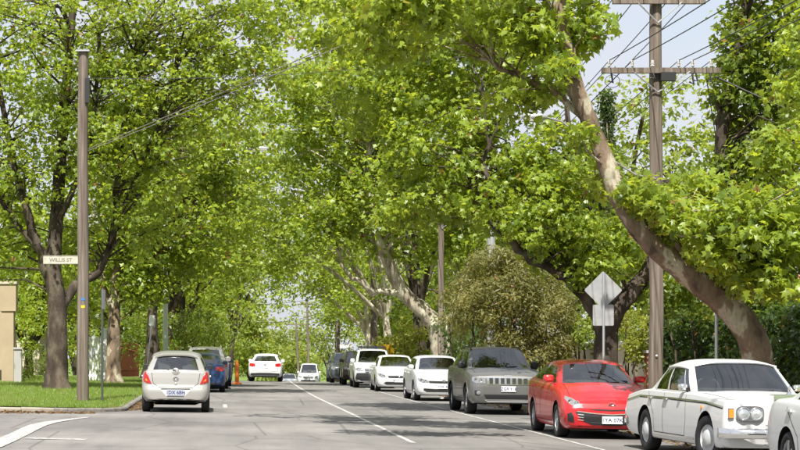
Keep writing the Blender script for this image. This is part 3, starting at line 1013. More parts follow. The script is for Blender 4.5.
# --- vintage white saloon
def rolls(X, Y, rz):
    c = Car('vintage_saloon', 'white vintage saloon with twin round headlights and chrome bumper', G_RIGHT, on_road(X, Y), rz, P_ROLLS,
            L=5.17, W=1.83, H=1.52, wb=3.035, fo=.86, rt=.345, tw=.20, zhf=.93, zc=1.0, zb=1.02, zd=.92, ycowl=1.62, ywr=2.22, yrr=3.45, ybk=4.02,
            roofw=.77, trunk=True, boxy=1.0, zbot=.22, bow=.12, rbow=.10, arc=.045, crown=.07, hoodcrown=.045,
            nose=[(.1, .10), (.3, .06), (.5, .02), (.8, 0), (.95, .02)], tail=[(.1, .1), (.35, .03), (.55, 0), (.8, .06), (1, .14)],
            split=[(.06, .14), (.155, .52), (.555, .86)], rim='classic', seat='seat_tan', bpillar='paint', steer=R(13), mirror=(.07, .075, .11), mirror_mat='chrome', handle='chrome',
            belt_pts=[(0, .90), (.1, .93), (.9, .975), (1.62, 1.0), (4.02, 1.01), (4.2, 1.0), (5.05, .90), (5.17, .84)], wsh=.95)
    r = c.root
    # chrome waist strip, sill strip
    for sx in (-1, 1):
        d = (-sx, 0, 0)
        c.ribbon('waist_moulding', [(sx * 1.3, c.oy(.12), .83), (sx * 1.3, c.oy(.9), .885), (sx * 1.3, c.oy(2.6), .90), (sx * 1.3, c.oy(4.2), .90), (sx * 1.3, c.oy(5.0), .80)], d, .022, M['chrome'], .008)
        c.ribbon('waist_shadow_line', [(sx * 1.3, c.oy(.14), .808), (sx * 1.3, c.oy(.9), .863), (sx * 1.3, c.oy(2.6), .878), (sx * 1.3, c.oy(4.2), .878)], d, .014, M['seam'], .003)
        c.ribbon('sill_moulding', [(sx * 1.3, c.oy(1.4), .315), (sx * 1.3, c.oy(3.45), .315)], d, .03, M['chrome'], .008)
        # round repeater lamp on the wing
        h, n = c.hit((sx * 1.3, c.oy(1.05), .80), d)
        if h: MB().lathe([(.032, 0), (.03, .012), (.001, .02)], 14, 'X', h).build('side_repeater', M['amber'], r) if sx > 0 else MB().lathe([(.032, 0), (.03, -.012), (.001, -.02)], 14, 'X', h).build('side_repeater', M['amber'], r)
        # wing front: indicator and twin headlamps on a chrome plate
        yb = c.hit((sx * .60, -4, .74), (0, 1, 0))[0].y
        bez = MB()
        k = 28
        pl = []
        for i in range(k):
            t = 2 * math.pi * i / k
            ex = math.copysign(abs(math.cos(t)) ** .55, math.cos(t)) * .205
            ez = math.copysign(abs(math.sin(t)) ** .55, math.sin(t)) * .108
            pl.append((sx * .555 + ex, ez + .745))
        v0 = [(x, yb - .022, z) for x, z in pl] + [(x, yb + .05, z) for x, z in pl]
        f0 = [tuple(range(k))] + [(i, (i + 1) % k, k + (i + 1) % k, k + i) for i in range(k)]
        bo = bez.add(v0, f0).build('headlight_bezel', M['chrome'], r, True)
        for dx in (-.093, .093):
            lm = MB().lathe([(.086, -.022), (.088, -.04), (.080, -.045), (.074, -.032), (.05, -.046), (.001, -.052)], 24, 'Y', (sx * .555 + dx, yb, .745))
            lm.build('headlight', M['lamp_round'], bo, True, 50)
            rg = MB().lathe([(.0885, -.02), (.091, -.042), (.084, -.047), (.079, -.040)], 24, 'Y', (sx * .555 + dx, yb, .745))
            rg.build('headlight_ring', M['chrome'], bo, True)
        ya = c.hit((sx * .83, -4, .74), (0, 1, 0))[0]
        ib = MB().box((sx * .825, yb + .0, .745), (.066, .05, .12), taper=.95)
        ib.build('indicator', M['amber'], r)
        MB().box((sx * .825, yb + .02, .745), (.085, .05, .145)).build('indicator_bezel', M['chrome'], r)
    # radiator shell with vanes
    yg = c.hit((0, -4, .7), (0, 1, 0))[0].y
    g = MB().box((0, yg - .06, .745), (.52, .16, .56), taper=.985)
    gs = g.build('radiator_shell', M['chrome'], r)
    MB().box((0, yg - .143, .72), (.46, .01, .46)).build('radiator_opening', M['well'], gs)
    for i in range(18):
        MB().box((-.215 + i * .0253, yg - .15, .72), (.010, .018, .455)).build('radiator_vane', M['chrome'], gs)
    MB().lathe([(.05, 0), (.03, .02), (.012, .04), (.02, .07), (.014, .12), (.002, .15)], 10, 'Z', (0, yg - .05, 1.025)).build('mascot', M['chrome'], gs, True)
    # bumpers
    for (yy, sg, nm) in ((yg - .13, -1, 'front_bumper'), (c.hit((0, 5, .5), (0, -1, 0))[0].y + .06, 1, 'rear_bumper')):
        b = MB()
        prof_ = [(-.0, -.075), (.045, -.06), (.06, 0), (.045, .06), (0, .075), (-.02, .06), (-.02, -.06)]
        xs = [-.93, -.90, -.80, -.5, 0, .5, .80, .90, .93]
        yo = [.42, .22, .09, .02, 0, .02, .09, .22, .42]
        vv, ff = [], []
        for x, q in zip(xs, yo):
            for (a, z) in prof_:
                vv.append((x * (1 + .03 * a), yy + sg * a - sg * q * .9, .46 + z))
        n = len(prof_)
        for i in range(len(xs) - 1):
            for k in range(n): ff.append((i * n + k, i * n + (k + 1) % n, (i + 1) * n + (k + 1) % n, (i + 1) * n + k))
        ff += [tuple(range(n)), tuple(range(len(vv) - n, len(vv)))]
        bb = b.add(vv, ff).build(nm, M['chrome'], r, True, 60)
        for sx in (-1, 1):
            MB().box((sx * .34, yy + sg * .05, .47), (.07, .10, .24), taper=.8).build('overrider', M['chrome'], bb)
    c.patch('front_valance', [Vector((x, c.oy(.1), z)) for x, z in sym([(.8, .27), (.86, .40)])], (0, 1, 0), P_PEARL, .006)
    for sx in (-1, 1):
        c.patch('tail_light', [Vector((sx * x, c.oy(5), z)) for x, z in ((.72, .60), (.82, .60), (.82, .82), (.72, .82))], (0, -1, 0), M['red_lens'], .012)
    # chrome frames round the screens and side glass
    for t in (.045, .945):
        pl = [c.beltpt(a, 0).lerp(c.roofpt(a, 0), t) + Vector((0, -.02 - .03 * math.sin(math.pi * t), .0)) for a in [-.92 + 1.84 * i / 12 for i in range(13)]]
        MB().tube(pl, .011, 6).build('windscreen_trim', M['chrome'], r, True)
    for sx in (-1, 1):
        for t in (.06, .88):
            pl = []
            for i in range(13):
                u = .05 + .82 * i / 12
                q = c.beltpt(sx, u).lerp(c.roofpt(sx, u), t)
                q.x += sx * (.035 * math.sin(math.pi * t * .9) + .006)
                pl.append(q)
            MB().tube(pl, .009, 6).build('window_trim', M['chrome'], r, True)
    return c

def mazda(X, Y, rz):
    c = Car('hatchback', 'glossy red hatchback parked behind the white vintage saloon', G_RIGHT, on_road(X, Y), rz, P_RED,
            L=4.46, W=1.755, H=1.465, wb=2.64, fo=.92, rt=.315, tw=.21, zhf=.74, zc=1.0, zb=1.08, ycowl=1.20, ywr=1.98, yrr=3.92, ybk=4.28, roofw=.725,
            nose=[(.1, .12), (.25, .03), (.42, 0), (.56, .02), (.66, .07), (.76, .16), (.95, .3)], bow=.24, arc=.075, crown=.055, spokes=10, zbot=.17, hoodcrown=.05,
            belt_pts=[(0, .68), (.15, .755), (.5, .86), (1.20, 1.0), (4.26, 1.08), (4.46, 1.06)], mirror=(.09, .10, .17), wsh=.93)
    c.front([(.50, .575), (.64, .585), (.76, .65), (.835, .74), (.825, .79), (.72, .76), (.58, .675)], (.62, .75, .15),
            grille=sym([(0, .255), (.36, .265), (.52, .33), (.68, .50), (.60, .515), (.30, .465), (0, .45)]))
    r = c.root
    # smile: chrome lip, red bar, plate
    c.ribbon('grille_lip', [(-.64, -3, .515), (-.42, -3, .487), (0, -3, .458), (.42, -3, .487), (.64, -3, .515)], (0, 1, 0), .016, M['chrome'], .016)
    c.ribbon('grille_bar', [(-.40, -3, .31), (0, -3, .295), (.40, -3, .31)], (0, 1, 0), .012, M['cabin'], .016)
    c.patch('upper_grille', [Vector((x, c.oy(.1), z)) for x, z in sym([(0, .525), (.28, .535), (.42, .555), (.28, .56), (0, .55)])], (0, 1, 0), M['trim'], .006)
    for sx in (-1, 1):
        fo = c.patch('fog_lamp_recess', [Vector((sx * x, c.oy(.15), z)) for x, z in ((.67, .30), (.79, .33), (.80, .47), (.72, .50), (.68, .42))], (-sx * .15, 1, 0), M['trim'], .006)
        for z in (.35, .40, .45):
            c.ribbon('fog_lamp_vane', [(sx * .68, -3, z), (sx * .79, -3, z + .012)], (-sx * .2, .95, 0), .012, M['rim_grey'], .012, parent=fo)
        c.patch('tail_light', [Vector((sx * x, c.oy(4.3), z)) for x, z in ((.55, .82), (.78, .84), (.80, 1.0), (.6, .98))], (-sx * .3, -1, 0), M['red_lens'], .008)
    c.ribbon('lower_lip', [(-.62, -3, .225), (0, -3, .21), (.62, -3, .225)], (0, 1, 0), .05, M['trim'], .008)
    c.plate(.36, '1YA 07K', off=.03)
    c.badge(.63, .062, M['chrome'])
    return c

def jeep(X, Y, rz):
    c = Car('four_wheel_drive', 'grey green four-wheel drive with slotted chrome grille', G_RIGHT, on_road(X, Y), rz, P_JEEP,
            L=4.82, W=1.94, H=1.74, wb=2.915, fo=.90, rt=.375, tw=.25, zhf=1.05, zc=1.17, zb=1.22, ycowl=1.30, ywr=1.98, yrr=4.25, ybk=4.66, roofw=.74, zbot=.27,
            nose=[(.1, .16), (.32, .05), (.5, 0), (.72, .01), (.95, .05), (1.1, .14)], tail=[(.1, .08), (.4, .0), (.7, .0), (1, .05), (1.3, .1)], bow=.18, arc=.05, crown=.06,
            belt_pts=[(0, .98), (.12, 1.04), (1.30, 1.17), (4.66, 1.22), (4.82, 1.20)], arch_lip='paint', rail='trim', spokes=5, mirror=(.1, .14, .17), mirror_mat='trim', hoodcrown=.045,
            split=[(.045, .40), (.435, .74), (.775, .95)])
    r = c.root
    c.front([(.56, .80), (.80, .80), (.90, .86), (.90, .955), (.78, .965), (.56, .955)], (.5, .85, 0))
    # seven slots in a bright surround
    gp = c.patch('grille_surround', [Vector((x, c.oy(.1), z)) for x, z in sym([(.53, .77), (.555, .955)])], (0, 1, 0), M['chrome'], .012)
    for i in range(7):
        x = -.435 + i * .145
        c.patch('grille_slot', [Vector((x + a, c.oy(.1), z)) for a, z in ((-.045, .79), (.045, .79), (.047, .935), (-.047, .935))], (0, 1, 0), M['trim'], .02, cuts=1, parent=gp)
    c.patch('lower_intake', [Vector((x, c.oy(.1), z)) for x, z in sym([(.55, .40), (.62, .52)])], (0, 1, 0), M['trim'], .006)
    c.patch('skid_trim', [Vector((x, c.oy(.1), z)) for x, z in sym([(.52, .325), (.60, .385)])], (0, 1, 0), M['rim_grey'], .010)
    c.ribbon('bumper_strip', [(-.55, -3, .385), (.55, -3, .385)], (0, 1, 0), .025, M['chrome'], .016)
    for sx in (-1, 1):
        f = c.patch('fog_lamp_recess', [Vector((sx * x, c.oy(.12), z)) for x, z in ((.68, .50), (.82, .50), (.83, .62), (.69, .62))], (-sx * .3, .95, 0), M['trim'], .006)
        h = c.hit((sx * .755, -3, .56), (0, 1, 0))[0]
        MB().lathe([(.05, -.0), (.05, -.015), (.04, -.02), (.001, -.024)], 16, 'Y', h + Vector((0, -.008, 0))).build('fog_lamp', M['lamp'], f, True)
        c.patch('tail_light', [Vector((sx * x, c.oy(4.7), z)) for x, z in ((.62, .95), (.86, .95), (.86, 1.15), (.65, 1.15))], (-sx * .2, -1, 0), M['red_lens'], .008)
    c.plate(.665, 'ZGR 918', off=.022)
    c.ribbon('hood_badge', [(-.09, -3, .995), (.09, -3, .995)], (0, 1, 0), .03, M['chrome'], .008)
    return c

def golf(X, Y, rz, name='compact_hatchback', label='white hatchback with black grille parked behind the grey four-wheel drive', pnt=None, txt='YHK 460', **kw):
    c = Car(name, label, G_RIGHT, on_road(X, Y), rz, pnt or P_WHITE,
            **{**dict(L=4.2, W=1.79, H=1.48, wb=2.578, fo=.87, rt=.315, tw=.205, zhf=.76, zc=1.0, zb=1.05, ycowl=1.15, ywr=1.95, yrr=3.62, ybk=4.04, roofw=.71,
            belt_pts=[(0, .745), (.12, .80), (.5, .885), (1.15, 1.0), (4.04, 1.05), (4.2, 1.03)], zbot=.18, arc=.06, spokes=5), **kw})
    c.front([(.46, .60), (.66, .595), (.80, .65), (.83, .735), (.70, .745), (.50, .675)], (.5, .85, .1), grille=sym([(0, .575), (.47, .585), (.50, .66), (0, .65)]),
            intake=sym([(.55, .30), (.66, .355), (.64, .415), (.3, .395), (0, .39)]))
    c.ribbon('grille_strip', [(-.47, -3, .605), (.47, -3, .605)], (0, 1, 0), .014, M['chrome'], .014)
    c.badge(.635, .06, M['chrome'], flat=1.0)
    c.plate(.475, txt)
    for sx in (-1, 1):
        c.patch('tail_light', [Vector((sx * x, c.oy(4.1), z)) for x, z in ((.5, .85), (.78, .86), (.78, 1.0), (.55, 1.0))], (-sx * .3, -1, 0), M['red_lens'], .008)
    return c

def sedan(name, label, group, X, Y, rz, pnt, txt='WQT 302', rear_plate='plate', **kw):
    d = dict(L=4.55, W=1.77, H=1.46, wb=2.65, fo=.90, rt=.315, tw=.205, zhf=.74, zc=.98, zb=1.03, zd=1.05, ycowl=1.20, ywr=2.02, yrr=3.25, ybk=3.92, roofw=.69, trunk=True,
             belt_pts=[(0, .72), (.12, .78), (.5, .86), (1.20, .98), (3.92, 1.03), (4.05, 1.04), (4.45, 1.03), (4.55, .99)], zbot=.18, arc=.06, split=[(.045, .46), (.49, .87)])
    d.update(kw)
    c = Car(name, label, group, on_road(X, Y), rz, pnt, **d)
    Ln = d['L']
    c.front([(.50, .57), (.68, .58), (.80, .66), (.82, .74), (.68, .73), (.52, .66)], (.5, .85, .1), grille=sym([(0, .54), (.40, .55), (.45, .63), (0, .64)]), intake=sym([(.5, .29), (.6, .35), (.5, .40), (0, .39)]))
    c.badge(.60, .05, M['chrome'])
    c.plate(.455, txt)
    for sx in (-1, 1):
        c.patch('tail_light', [Vector((sx * x, c.oy(Ln - .15), z)) for x, z in ((.46, .80), (.70, .78), (.84, .83), (.84, .95), (.68, .955), (.48, .93))], (-sx * .45, -.9, 0), M['red_lens'], .010)
    c.plate(.72, txt, rear=True)
    c.patch('rear_valance', [Vector((x, c.oy(Ln - .1), z)) for x, z in sym([(.6, .26), (.72, .36), (0, .37)])], (0, -1, 0), M['trim'], .006)
    c.ribbon('boot_gap', [(-.62, 3, .99), (-.60, 3, .70), (-.45, 3, .60), (.45, 3, .60), (.60, 3, .70), (.62, 3, .99)], (0, -1, 0), .011, M['seam'])
    c.badge(.88, .045, M['chrome'], rear=True)
    return c

def suv(name, label, group, X, Y, rz, pnt, txt='1CB 4XD', **kw):
    d = dict(L=4.65, W=1.86, H=1.69, wb=2.68, fo=.90, rt=.355, tw=.235, zhf=.98, zc=1.10, zb=1.16, ycowl=1.18, ywr=1.92, yrr=4.05, ybk=4.48, roofw=.72, zbot=.25,
             nose=[(.1, .14), (.3, .04), (.5, 0), (.7, .01), (.9, .06), (1.1, .16)], tail=[(.1, .08), (.4, .0), (.7, .0), (1, .06), (1.3, .12)],
             belt_pts=[(0, .86), (.12, .94), (1.18, 1.10), (4.48, 1.16), (4.65, 1.14)], arch_lip='trim', rail='steel', mirror=(.1, .13, .17))
    d.update(kw)
    c = Car(name, label, group, on_road(X, Y), rz, pnt, **d)
    Ln = d['L']
    c.front([(.50, .74), (.72, .74), (.84, .80), (.84, .90), (.70, .90), (.52, .86)], (.5, .85, 0), grille=sym([(.42, .68), (.47, .86), (0, .87)]), intake=sym([(.55, .36), (.65, .46), (.6, .54), (0, .53)]))
    c.ribbon('grille_bar', [(-.44, -3, .80), (.44, -3, .80)], (0, 1, 0), .035, M['chrome'], .014)
    c.ribbon('grille_bar', [(-.43, -3, .73), (.43, -3, .73)], (0, 1, 0), .025, M['chrome'], .014)
    c.plate(.60, txt)
    for sx in (-1, 1):
        c.patch('tail_light', [Vector((sx * x, c.oy(Ln - .15), z)) for x, z in ((.50, .88), (.72, .87), (.86, .91), (.86, 1.06), (.72, 1.06), (.52, 1.03))], (-sx * .45, -.9, 0), M['red_lens'], .010)
    c.plate(.78, txt, rear=True)
    c.patch('rear_bumper_trim', [Vector((x, c.oy(Ln - .1), z)) for x, z in sym([(.66, .30), (.80, .40), (.80, .50), (.3, .53), (0, .53)])], (0, -1, 0), M['trim'], .008)
    c.ribbon('tailgate_gap', [(-.70, 3, 1.1), (-.70, 3, .62), (.70, 3, .62), (.70, 3, 1.1)], (0, -1, 0), .012, M['seam'])
    c.badge(.96, .06, M['chrome'], rear=True, flat=1)
    return c

def yaris(X, Y, rz):
    c = Car('small_hatchback', 'silver small hatchback seen from behind at the grassy corner', G_LEFT, on_road(X, Y), rz, P_SILVER,
            L=3.78, W=1.695, H=1.53, wb=2.46, fo=.74, rt=.295, tw=.19, zhf=.78, zc=1.02, zb=1.02, ycowl=.92, ywr=1.68, yrr=3.28, ybk=3.70, roofw=.70, zbot=.20,
            tail=[(.1, .05), (.3, .0), (.52, 0), (.60, .015), (.66, .05), (.85, .07), (1.05, .10)], rbow=.14, arc=.06, crown=.075,
            belt_pts=[(0, .74), (.12, .80), (.92, 1.02), (3.70, 1.02), (3.78, 1.0)], rim='cover', wsh=.955, mirror=(.08, .085, .12), mirror_mat='trim')
    Ln = 3.78
    c.front([(.48, .66), (.70, .68), (.78, .82), (.70, .86), (.5, .76)], (.5, .85, .1), grille=sym([(0, .56), (.4, .58), (.42, .63), (0, .64)]), intake=sym([(.5, .3), (.55, .4), (0, .4)]))
    # tail lamps: tall wedges on the rear corners
    for sx in (-1, 1):
        t = c.patch('tail_light', [Vector((sx * x, c.oy(Ln - .12), z)) for x, z in ((.555, .705), (.68, .72), (.82, .775), (.845, .88), (.845, 1.01), (.765, 1.005), (.66, .89))], (-sx * .55, -.83, 0), M['red_lens'], .014)
        c.patch('lamp_inset', [Vector((sx * x, c.oy(Ln - .12), z)) for x, z in ((.66, .765), (.72, .785), (.74, .83), (.69, .82))], (-sx * .55, -.83, 0), M['amber'], .018, cuts=1, parent=t)
    # recessed plate panel in the bumper, lower valance, reflector strips
    c.patch('plate_recess', [Vector((x, c.oy(Ln - .1), z)) for x, z in sym([(.23, .405), (.37, .56), (.30, .585), (0, .585)])], (0, -1, 0), P_PEARL, .004)
    c.plate(.495, '1DX 6BH', rear=True, mm='plate_dark', off=.02, w=.42, h=.15)
    c.ribbon('plate_light_bar', [(-.36, 3, .585), (.36, 3, .585)], (0, -1, 0), .03, M['trim'], .012)
    c.patch('rear_valance', [Vector((x, c.oy(Ln - .1), z)) for x, z in sym([(.58, .19), (.64, .27), (.46, .335), (0, .345)])], (0, -1, 0), M['trim'], .008)
    c.ribbon('tailgate_gap', [(-.60, 3, .99), (-.555, 3, .72), (-.42, 3, .625), (.42, 3, .625), (.555, 3, .72), (.60, 3, .99)], (0, -1, 0), .012, M['seam'])
    c.ribbon('bumper_crease', [(-.78, 3, .625), (-.42, 3, .615), (.42, 3, .615), (.78, 3, .625)], (0, -1, 0), .009, M['seam'])
    c.badge(.83, .065, M['chrome'], rear=True)
    h = c.hit((0, 3, .93), (0, -1, 0))[0]
    MB().lathe([(.05, 0), (.05, .02), (.035, .035), (.001, .04)], 18, 'Y', (0, h.y - .005, .70)).build('hatch_emblem', M['chrome'], c.root, True)
    MB().lathe([(.10, -.01), (.095, .014), (.08, .024), (.001, .028)], 24, 'Y', (0, h.y - .02, 1.0)).build('wiper_hub', P_SILVER, c.root, True)
    q = [c.beltpt(a, 1).lerp(c.roofpt(a, 1), t) + Vector((0, .07, 0)) for a, t in ((0, .10), (.25, .16), (.52, .20))]
    MB().tube(q, .010, 6).build('rear_wiper', M['trim'], c.root)
    # roof spoiler lip with stop lamp
    sp = MB()
    for i in range(10):
        a0, a1 = -.93 + 1.86 * i / 10, -.93 + 1.86 * (i + 1) / 10
        A_, B_ = c.roofpt(a0, 1), c.roofpt(a1, 1)
        up, bk = Vector((0, -.10, .025)), Vector((0, .11, -.025))
        sp.add([A_ + up, B_ + up, B_ + bk, A_ + bk, A_ + bk + Vector((0, -.01, -.03)), B_ + bk + Vector((0, -.01, -.03)), A_ + Vector((0, -.02, -.04)), B_ + Vector((0, -.02, -.04))], [(0, 1, 2, 3), (3, 2, 5, 4), (4, 5, 7, 6)])
    so = sp.build('roof_spoiler', P_SILVER, c.root, True, 40)
    return c

def ute(X, Y, rz):
    c = suv('work_van', 'white work utility with roof rack parked behind a white sedan', G_RIGHT, X, Y, rz, P_WHITE, txt='1FV 2QK', H=1.72, W=1.80, rail=False, arch_lip=None, L=4.9, wb=2.95, ybk=3.35, yrr=3.05, trunk=True,
            zb=1.14, zd=1.12, belt_pts=[(0, .80), (.12, .90), (1.18, 1.10), (3.35, 1.14), (3.45, 1.14), (4.8, 1.12), (4.9, 1.08)], split=[(.045, .48), (.51, .90)])
    rk = MB()
    for u in (.12, .5, .88):
        a, b = c.roofpt(-.95, u), c.roofpt(.95, u)
        rk.tube([a, a + Vector((0, 0, .14)), b + Vector((0, 0, .14)), b], .018, 6)
    for a_ in (-.8, -.3, .3, .8):
        rk.tube([c.roofpt(a_, .05) + Vector((0, 0, .17)), c.roofpt(a_, .95) + Vector((0, 0, .17))], .018, 6)
    rk.build('roof_rack', M['black'], c.root)
    c.patch('front_bumper', [Vector((x, c.oy(.1), z)) for x, z in sym([(.78, .32), (.84, .46), (.80, .66), (0, .67)])], (0, 1, 0), M['trim'], .010)
    c.plate(.60, '1FV 2QK', off=.03)
    return c
# ================================================================== setting
rng = np.random.default_rng(7)

def strip(name, x_of, y0, y1, z_of, material, step=2.0, nx=1):
    """sheet between two edge functions x_of(Y) -> (xa, xb)"""
    V, F = [], []
    n = max(1, int((y1 - y0) / step))
    for i in range(n + 1):
        Y = y0 + (y1 - y0) * i / n
        xa, xb = x_of(Y)
        for k in range(nx + 1):
            X = xa + (xb - xa) * k / nx
            V.append((X, Y, z_of(X, Y)))
    for i in range(n):
        for k in range(nx):
            a = i * (nx + 1) + k
            F.append((a, a + 1, a + nx + 2, a + nx + 1))
    return obj(name, V, F, material, smooth=True)

SIDE_Y = 43.6            # far kerb of the side street on the left
RC = 1.7                 # corner radius

def zsh(X, Y):           # road sheet incl. side street
    return gz(max(X, -6.0), Y)

structure(strip('road', lambda Y: (KL + cx(Y), KR + cx(Y)), -12, 340, gz, M['asphalt'], 2.0, 6))
structure(strip('side_street', lambda Y: (-60, KL), -12, SIDE_Y + 0.2, zsh, M['asphalt'], 2.0, 8))

def corner(t):           # quarter circle of the kerb face, t 0 (side street) .. 1 (main road)
    a = R(270 + 90 * t)
    return (KL - RC + RC * math.cos(a), SIDE_Y + RC + RC * math.sin(a))
# asphalt fillet under the corner
Vc = [(KL + .0, SIDE_Y + .2, 0)] ; Vc = []
for i in range(13):
    x, y = corner(i / 12)
    Vc.append((x, y, gz(x, y) + .001))
Vc.append((KL, SIDE_Y + .19, gz(KL, SIDE_Y) + .001))
structure(obj('corner_asphalt', Vc, [tuple(range(len(Vc)))], M['asphalt']))

# lower ground sheet out to the horizon
def ground_z(X, Y):
    return prof(max(Y, 0)) - .35 - .02 * max(0, abs(X) - 40) ** .5
V, F = [], []
xs = [-1500, -500, -200, -90, -40, -20, -8, 0, 8, 16, 30, 60, 120, 300, 800, 1500]
ys = [-60, -12, 0, 20, 40, 60, 70, 80, 90, 100, 115, 130, 145, 160, 200, 260, 340, 430, 600, 900, 1500, 3000]
for Y in ys:
    for X in xs: V.append((X, Y, ground_z(X, Y)))
for j in range(len(ys) - 1):
    for i in range(len(xs) - 1):
        a = j * len(xs) + i
        F.append((a, a + 1, a + 1 + len(xs), a + len(xs)))
structure(obj('ground', V, F, M['ground'], smooth=True))

# grass verge on the left, behind the kerb, rising a little to the fences
KH = .10
def lz(X, Y):
    """left verge height"""
    e = KL + cx(Y)
    rise = max(0, min(e - X, 9)) * .022
    return prof(Y) * (.95 if Y < 160 else 1) + .073 + KH + rise
V, F = [], []
ysv = [SIDE_Y + .16 + .11 * i for i in range(18)] + [46 + 2.0 * i for i in range(60)] + [170 + 12 * i for i in range(15)]
ysv = sorted(set(round(y, 3) for y in ysv))
NX = 16
for Y in ysv:
    e = KL + cx(Y) - .16
    if Y < SIDE_Y + RC:
        dy = SIDE_Y + RC - Y
        e = min(e, KL - RC + math.sqrt(max(0, (RC - .16) ** 2 - dy * dy)) if dy < RC - .16 else KL - RC)
    for k in range(NX + 1):
        t = (k / NX) ** 1.8
        X = e - t * 60
        V.append((X, Y, lz(X, Y)))
for j in range(len(ysv) - 1):
    for i in range(NX):
        a = j * (NX + 1) + i
        F.append((a, a + NX + 1, a + NX + 2, a + 1))
structure(obj('grass_verge', V, F, M['verge'], smooth=True))

# right side: dirt verge, footpath
def rz_(X, Y):
    return prof(Y) - .072 + KH + max(0, min(X - KR - cx(Y), 12)) * .012
structure(strip('right_verge', lambda Y: (KR + .16 + cx(Y), KR + 1.7 + cx(Y)), -12, 300, rz_, M['dirt'], 2.0, 2))
structure(strip('footpath', lambda Y: (KR + 1.7 + cx(Y), KR + 3.2 + cx(Y)), -12, 300, lambda X, Y: rz_(X, Y) + .012, M['concrete'], 2.0, 1))
structure(strip('right_garden_ground', lambda Y: (KR + 3.2 + cx(Y), 60 + cx(Y)), -12, 300, rz_, M['ground'], 4.0, 4))

# kerbs: one block per stone
def kerb_block(a, b, za, zb, w=.16, inward=None):
    """a, b: (x, y) of the face ends; the block lies on the inner side"""
    A, B = Vector((*a, 0)), Vector((*b, 0))
    d = (B - A).normalized()
    n = inward(A, B) if inward else Vector((-d.y, d.x, 0))
    g = .004
    A, B = A + d * g, B - d * g
    vs_ = []
    for q, z in ((A, za), (B, zb)):
        vs_ += [q + Vector((0, 0, z - .12)), q + n * w + Vector((0, 0, z - .12)), q + n * w + Vector((0, 0, z + KH)), q + n * .03 + Vector((0, 0, z + KH)), q + Vector((0, 0, z + KH - .03))]
    return vs_, [(0, 1, 2, 3, 4), (9, 8, 7, 6, 5), (0, 4, 9, 5), (4, 3, 8, 9), (3, 2, 7, 8), (2, 1, 6, 7), (1, 0, 5, 6)]
kl = structure(thing('kerb_left', 'stone kerb along the left verge', 'kerb'))
kr = structure(thing('kerb_right', 'stone kerb along the right verge', 'kerb'))
for k_ in (kl, kr):
    del k_['category']; del k_['label']
path = []
x = -30.0
while x < KL - RC - .01:
    path.append((x, SIDE_Y))
    x += 1.1
for i in range(9): path.append(corner(i / 8))
y = SIDE_Y + RC
while y < 150:
    y += .9 if y < 90 else 3.0
    path.append((KL + cx(y), y))
for i, (a, b) in enumerate(zip(path[:-1], path[1:])):
    if (Vector(a) - Vector(b)).length < .05: continue
    v_, f_ = kerb_block(a, b, gz(max(a[0], -6), a[1]) + random.Random(i).uniform(-.012, .012), gz(max(b[0], -6), b[1]))
    obj('kerb_stone', v_, f_, M['kerb'] if a[0] > -4.2 else M['concrete'], kl)
y = 12.0
while y < 150:
    st = 1.0 if y < 80 else 3.0
    a, b = (KR + cx(y), y), (KR + cx(y + st), y + st)
    v_, f_ = kerb_block(a, b, gz(KR + cx(y), y), gz(KR + cx(y + st), y + st), inward=lambda A, B: Vector((1, 0, 0)))
    obj('kerb_stone', v_, f_, M['kerb'], kr)
    y += st

# painted lines
def line(name, pts, w, lift=.004):
    """pts: (X, Y) centre line"""
    V, F = [], []
    for i, (X, Y) in enumerate(pts):
        a, b = pts[max(i - 1, 0)], pts[min(i + 1, len(pts) - 1)]
        t = Vector((b[0] - a[0], b[1] - a[1], 0)).normalized()
        n = Vector((-t.y, t.x, 0)) * (w if not isinstance(w, (list, tuple)) else w[i]) / 2
        for s_ in (1, -1):
            q = Vector((X, Y, 0)) + n * s_
            V.append((q.x, q.y, gz(max(q.x, -6), q.y) + lift))
    for i in range(len(pts) - 1): F.append((2 * i, 2 * i + 1, 2 * i + 3, 2 * i + 2))
    o = obj(name, V, F, M['paint_line'])
    return structure(o)
line('centre_line', [(3.42 + cx(y), y) for y in np.arange(31.0, 160, 1.5)], .095)
line('parking_line', [(6.36 + cx(y), y) for y in np.arange(22, 150, 1.5)], .075)
for y in (48.6, 70.5, 92):
    line('lane_dash', [(.28 + cx(y + k), y + k) for k in np.linspace(0, 3.0, 4)], .11)
line('corner_line', [(-3.5, 28.0), (-3.5, 30.0), (-3.52, 32.5), (-3.55, 34.5), (-3.55, 36.2), (-3.45, 37.7), (-3.2, 39.2), (-2.85, 40.7)], [.36, .36, .36, .36, .36, .32, .26, .12])
line('corner_line', [(-3.25, 30.9), (-2.75, 30.75), (-2.2, 30.7)], .35)
line('corner_line', [(-4.9, 31.2), (-4.2, 30.6), (-3.75, 30.4)], .30)
# ================================================================== vegetation
LEAF = {
    'plane': ([(0, 0, 0), (.10, .50, -.10), (.32, .27, .0), (.66, .50, -.10), (.60, .20, .0), (1, 0, -.16), (.60, -.20, .0), (.66, -.50, -.10), (.32, -.27, .0), (.10, -.50, -.10), (.36, 0, .05)],
              [(10, i, (i + 1) % 10) for i in range(10)]),
    'mid': ([(0, 0, 0), (.28, .50, -.06), (.55, .22, .0), (1, 0, -.12), (.55, -.22, .0), (.28, -.50, -.06)], [(0, 2, 1), (0, 3, 2), (0, 4, 3), (0, 5, 4)]),
    'small': ([(0, 0, 0), (.5, .30, .06), (1, 0, -.05), (.5, -.30, .06)], [(0, 2, 1), (0, 3, 2)]),
    'thin': ([(0, 0, 0), (.5, .14, .03), (1, 0, -.05), (.5, -.14, .03)], [(0, 2, 1), (0, 3, 2)]),
    'blade': ([(0, .06, 0), (0, -.06, 0), (1, 0, 0)], [(0, 1, 2)]),
}

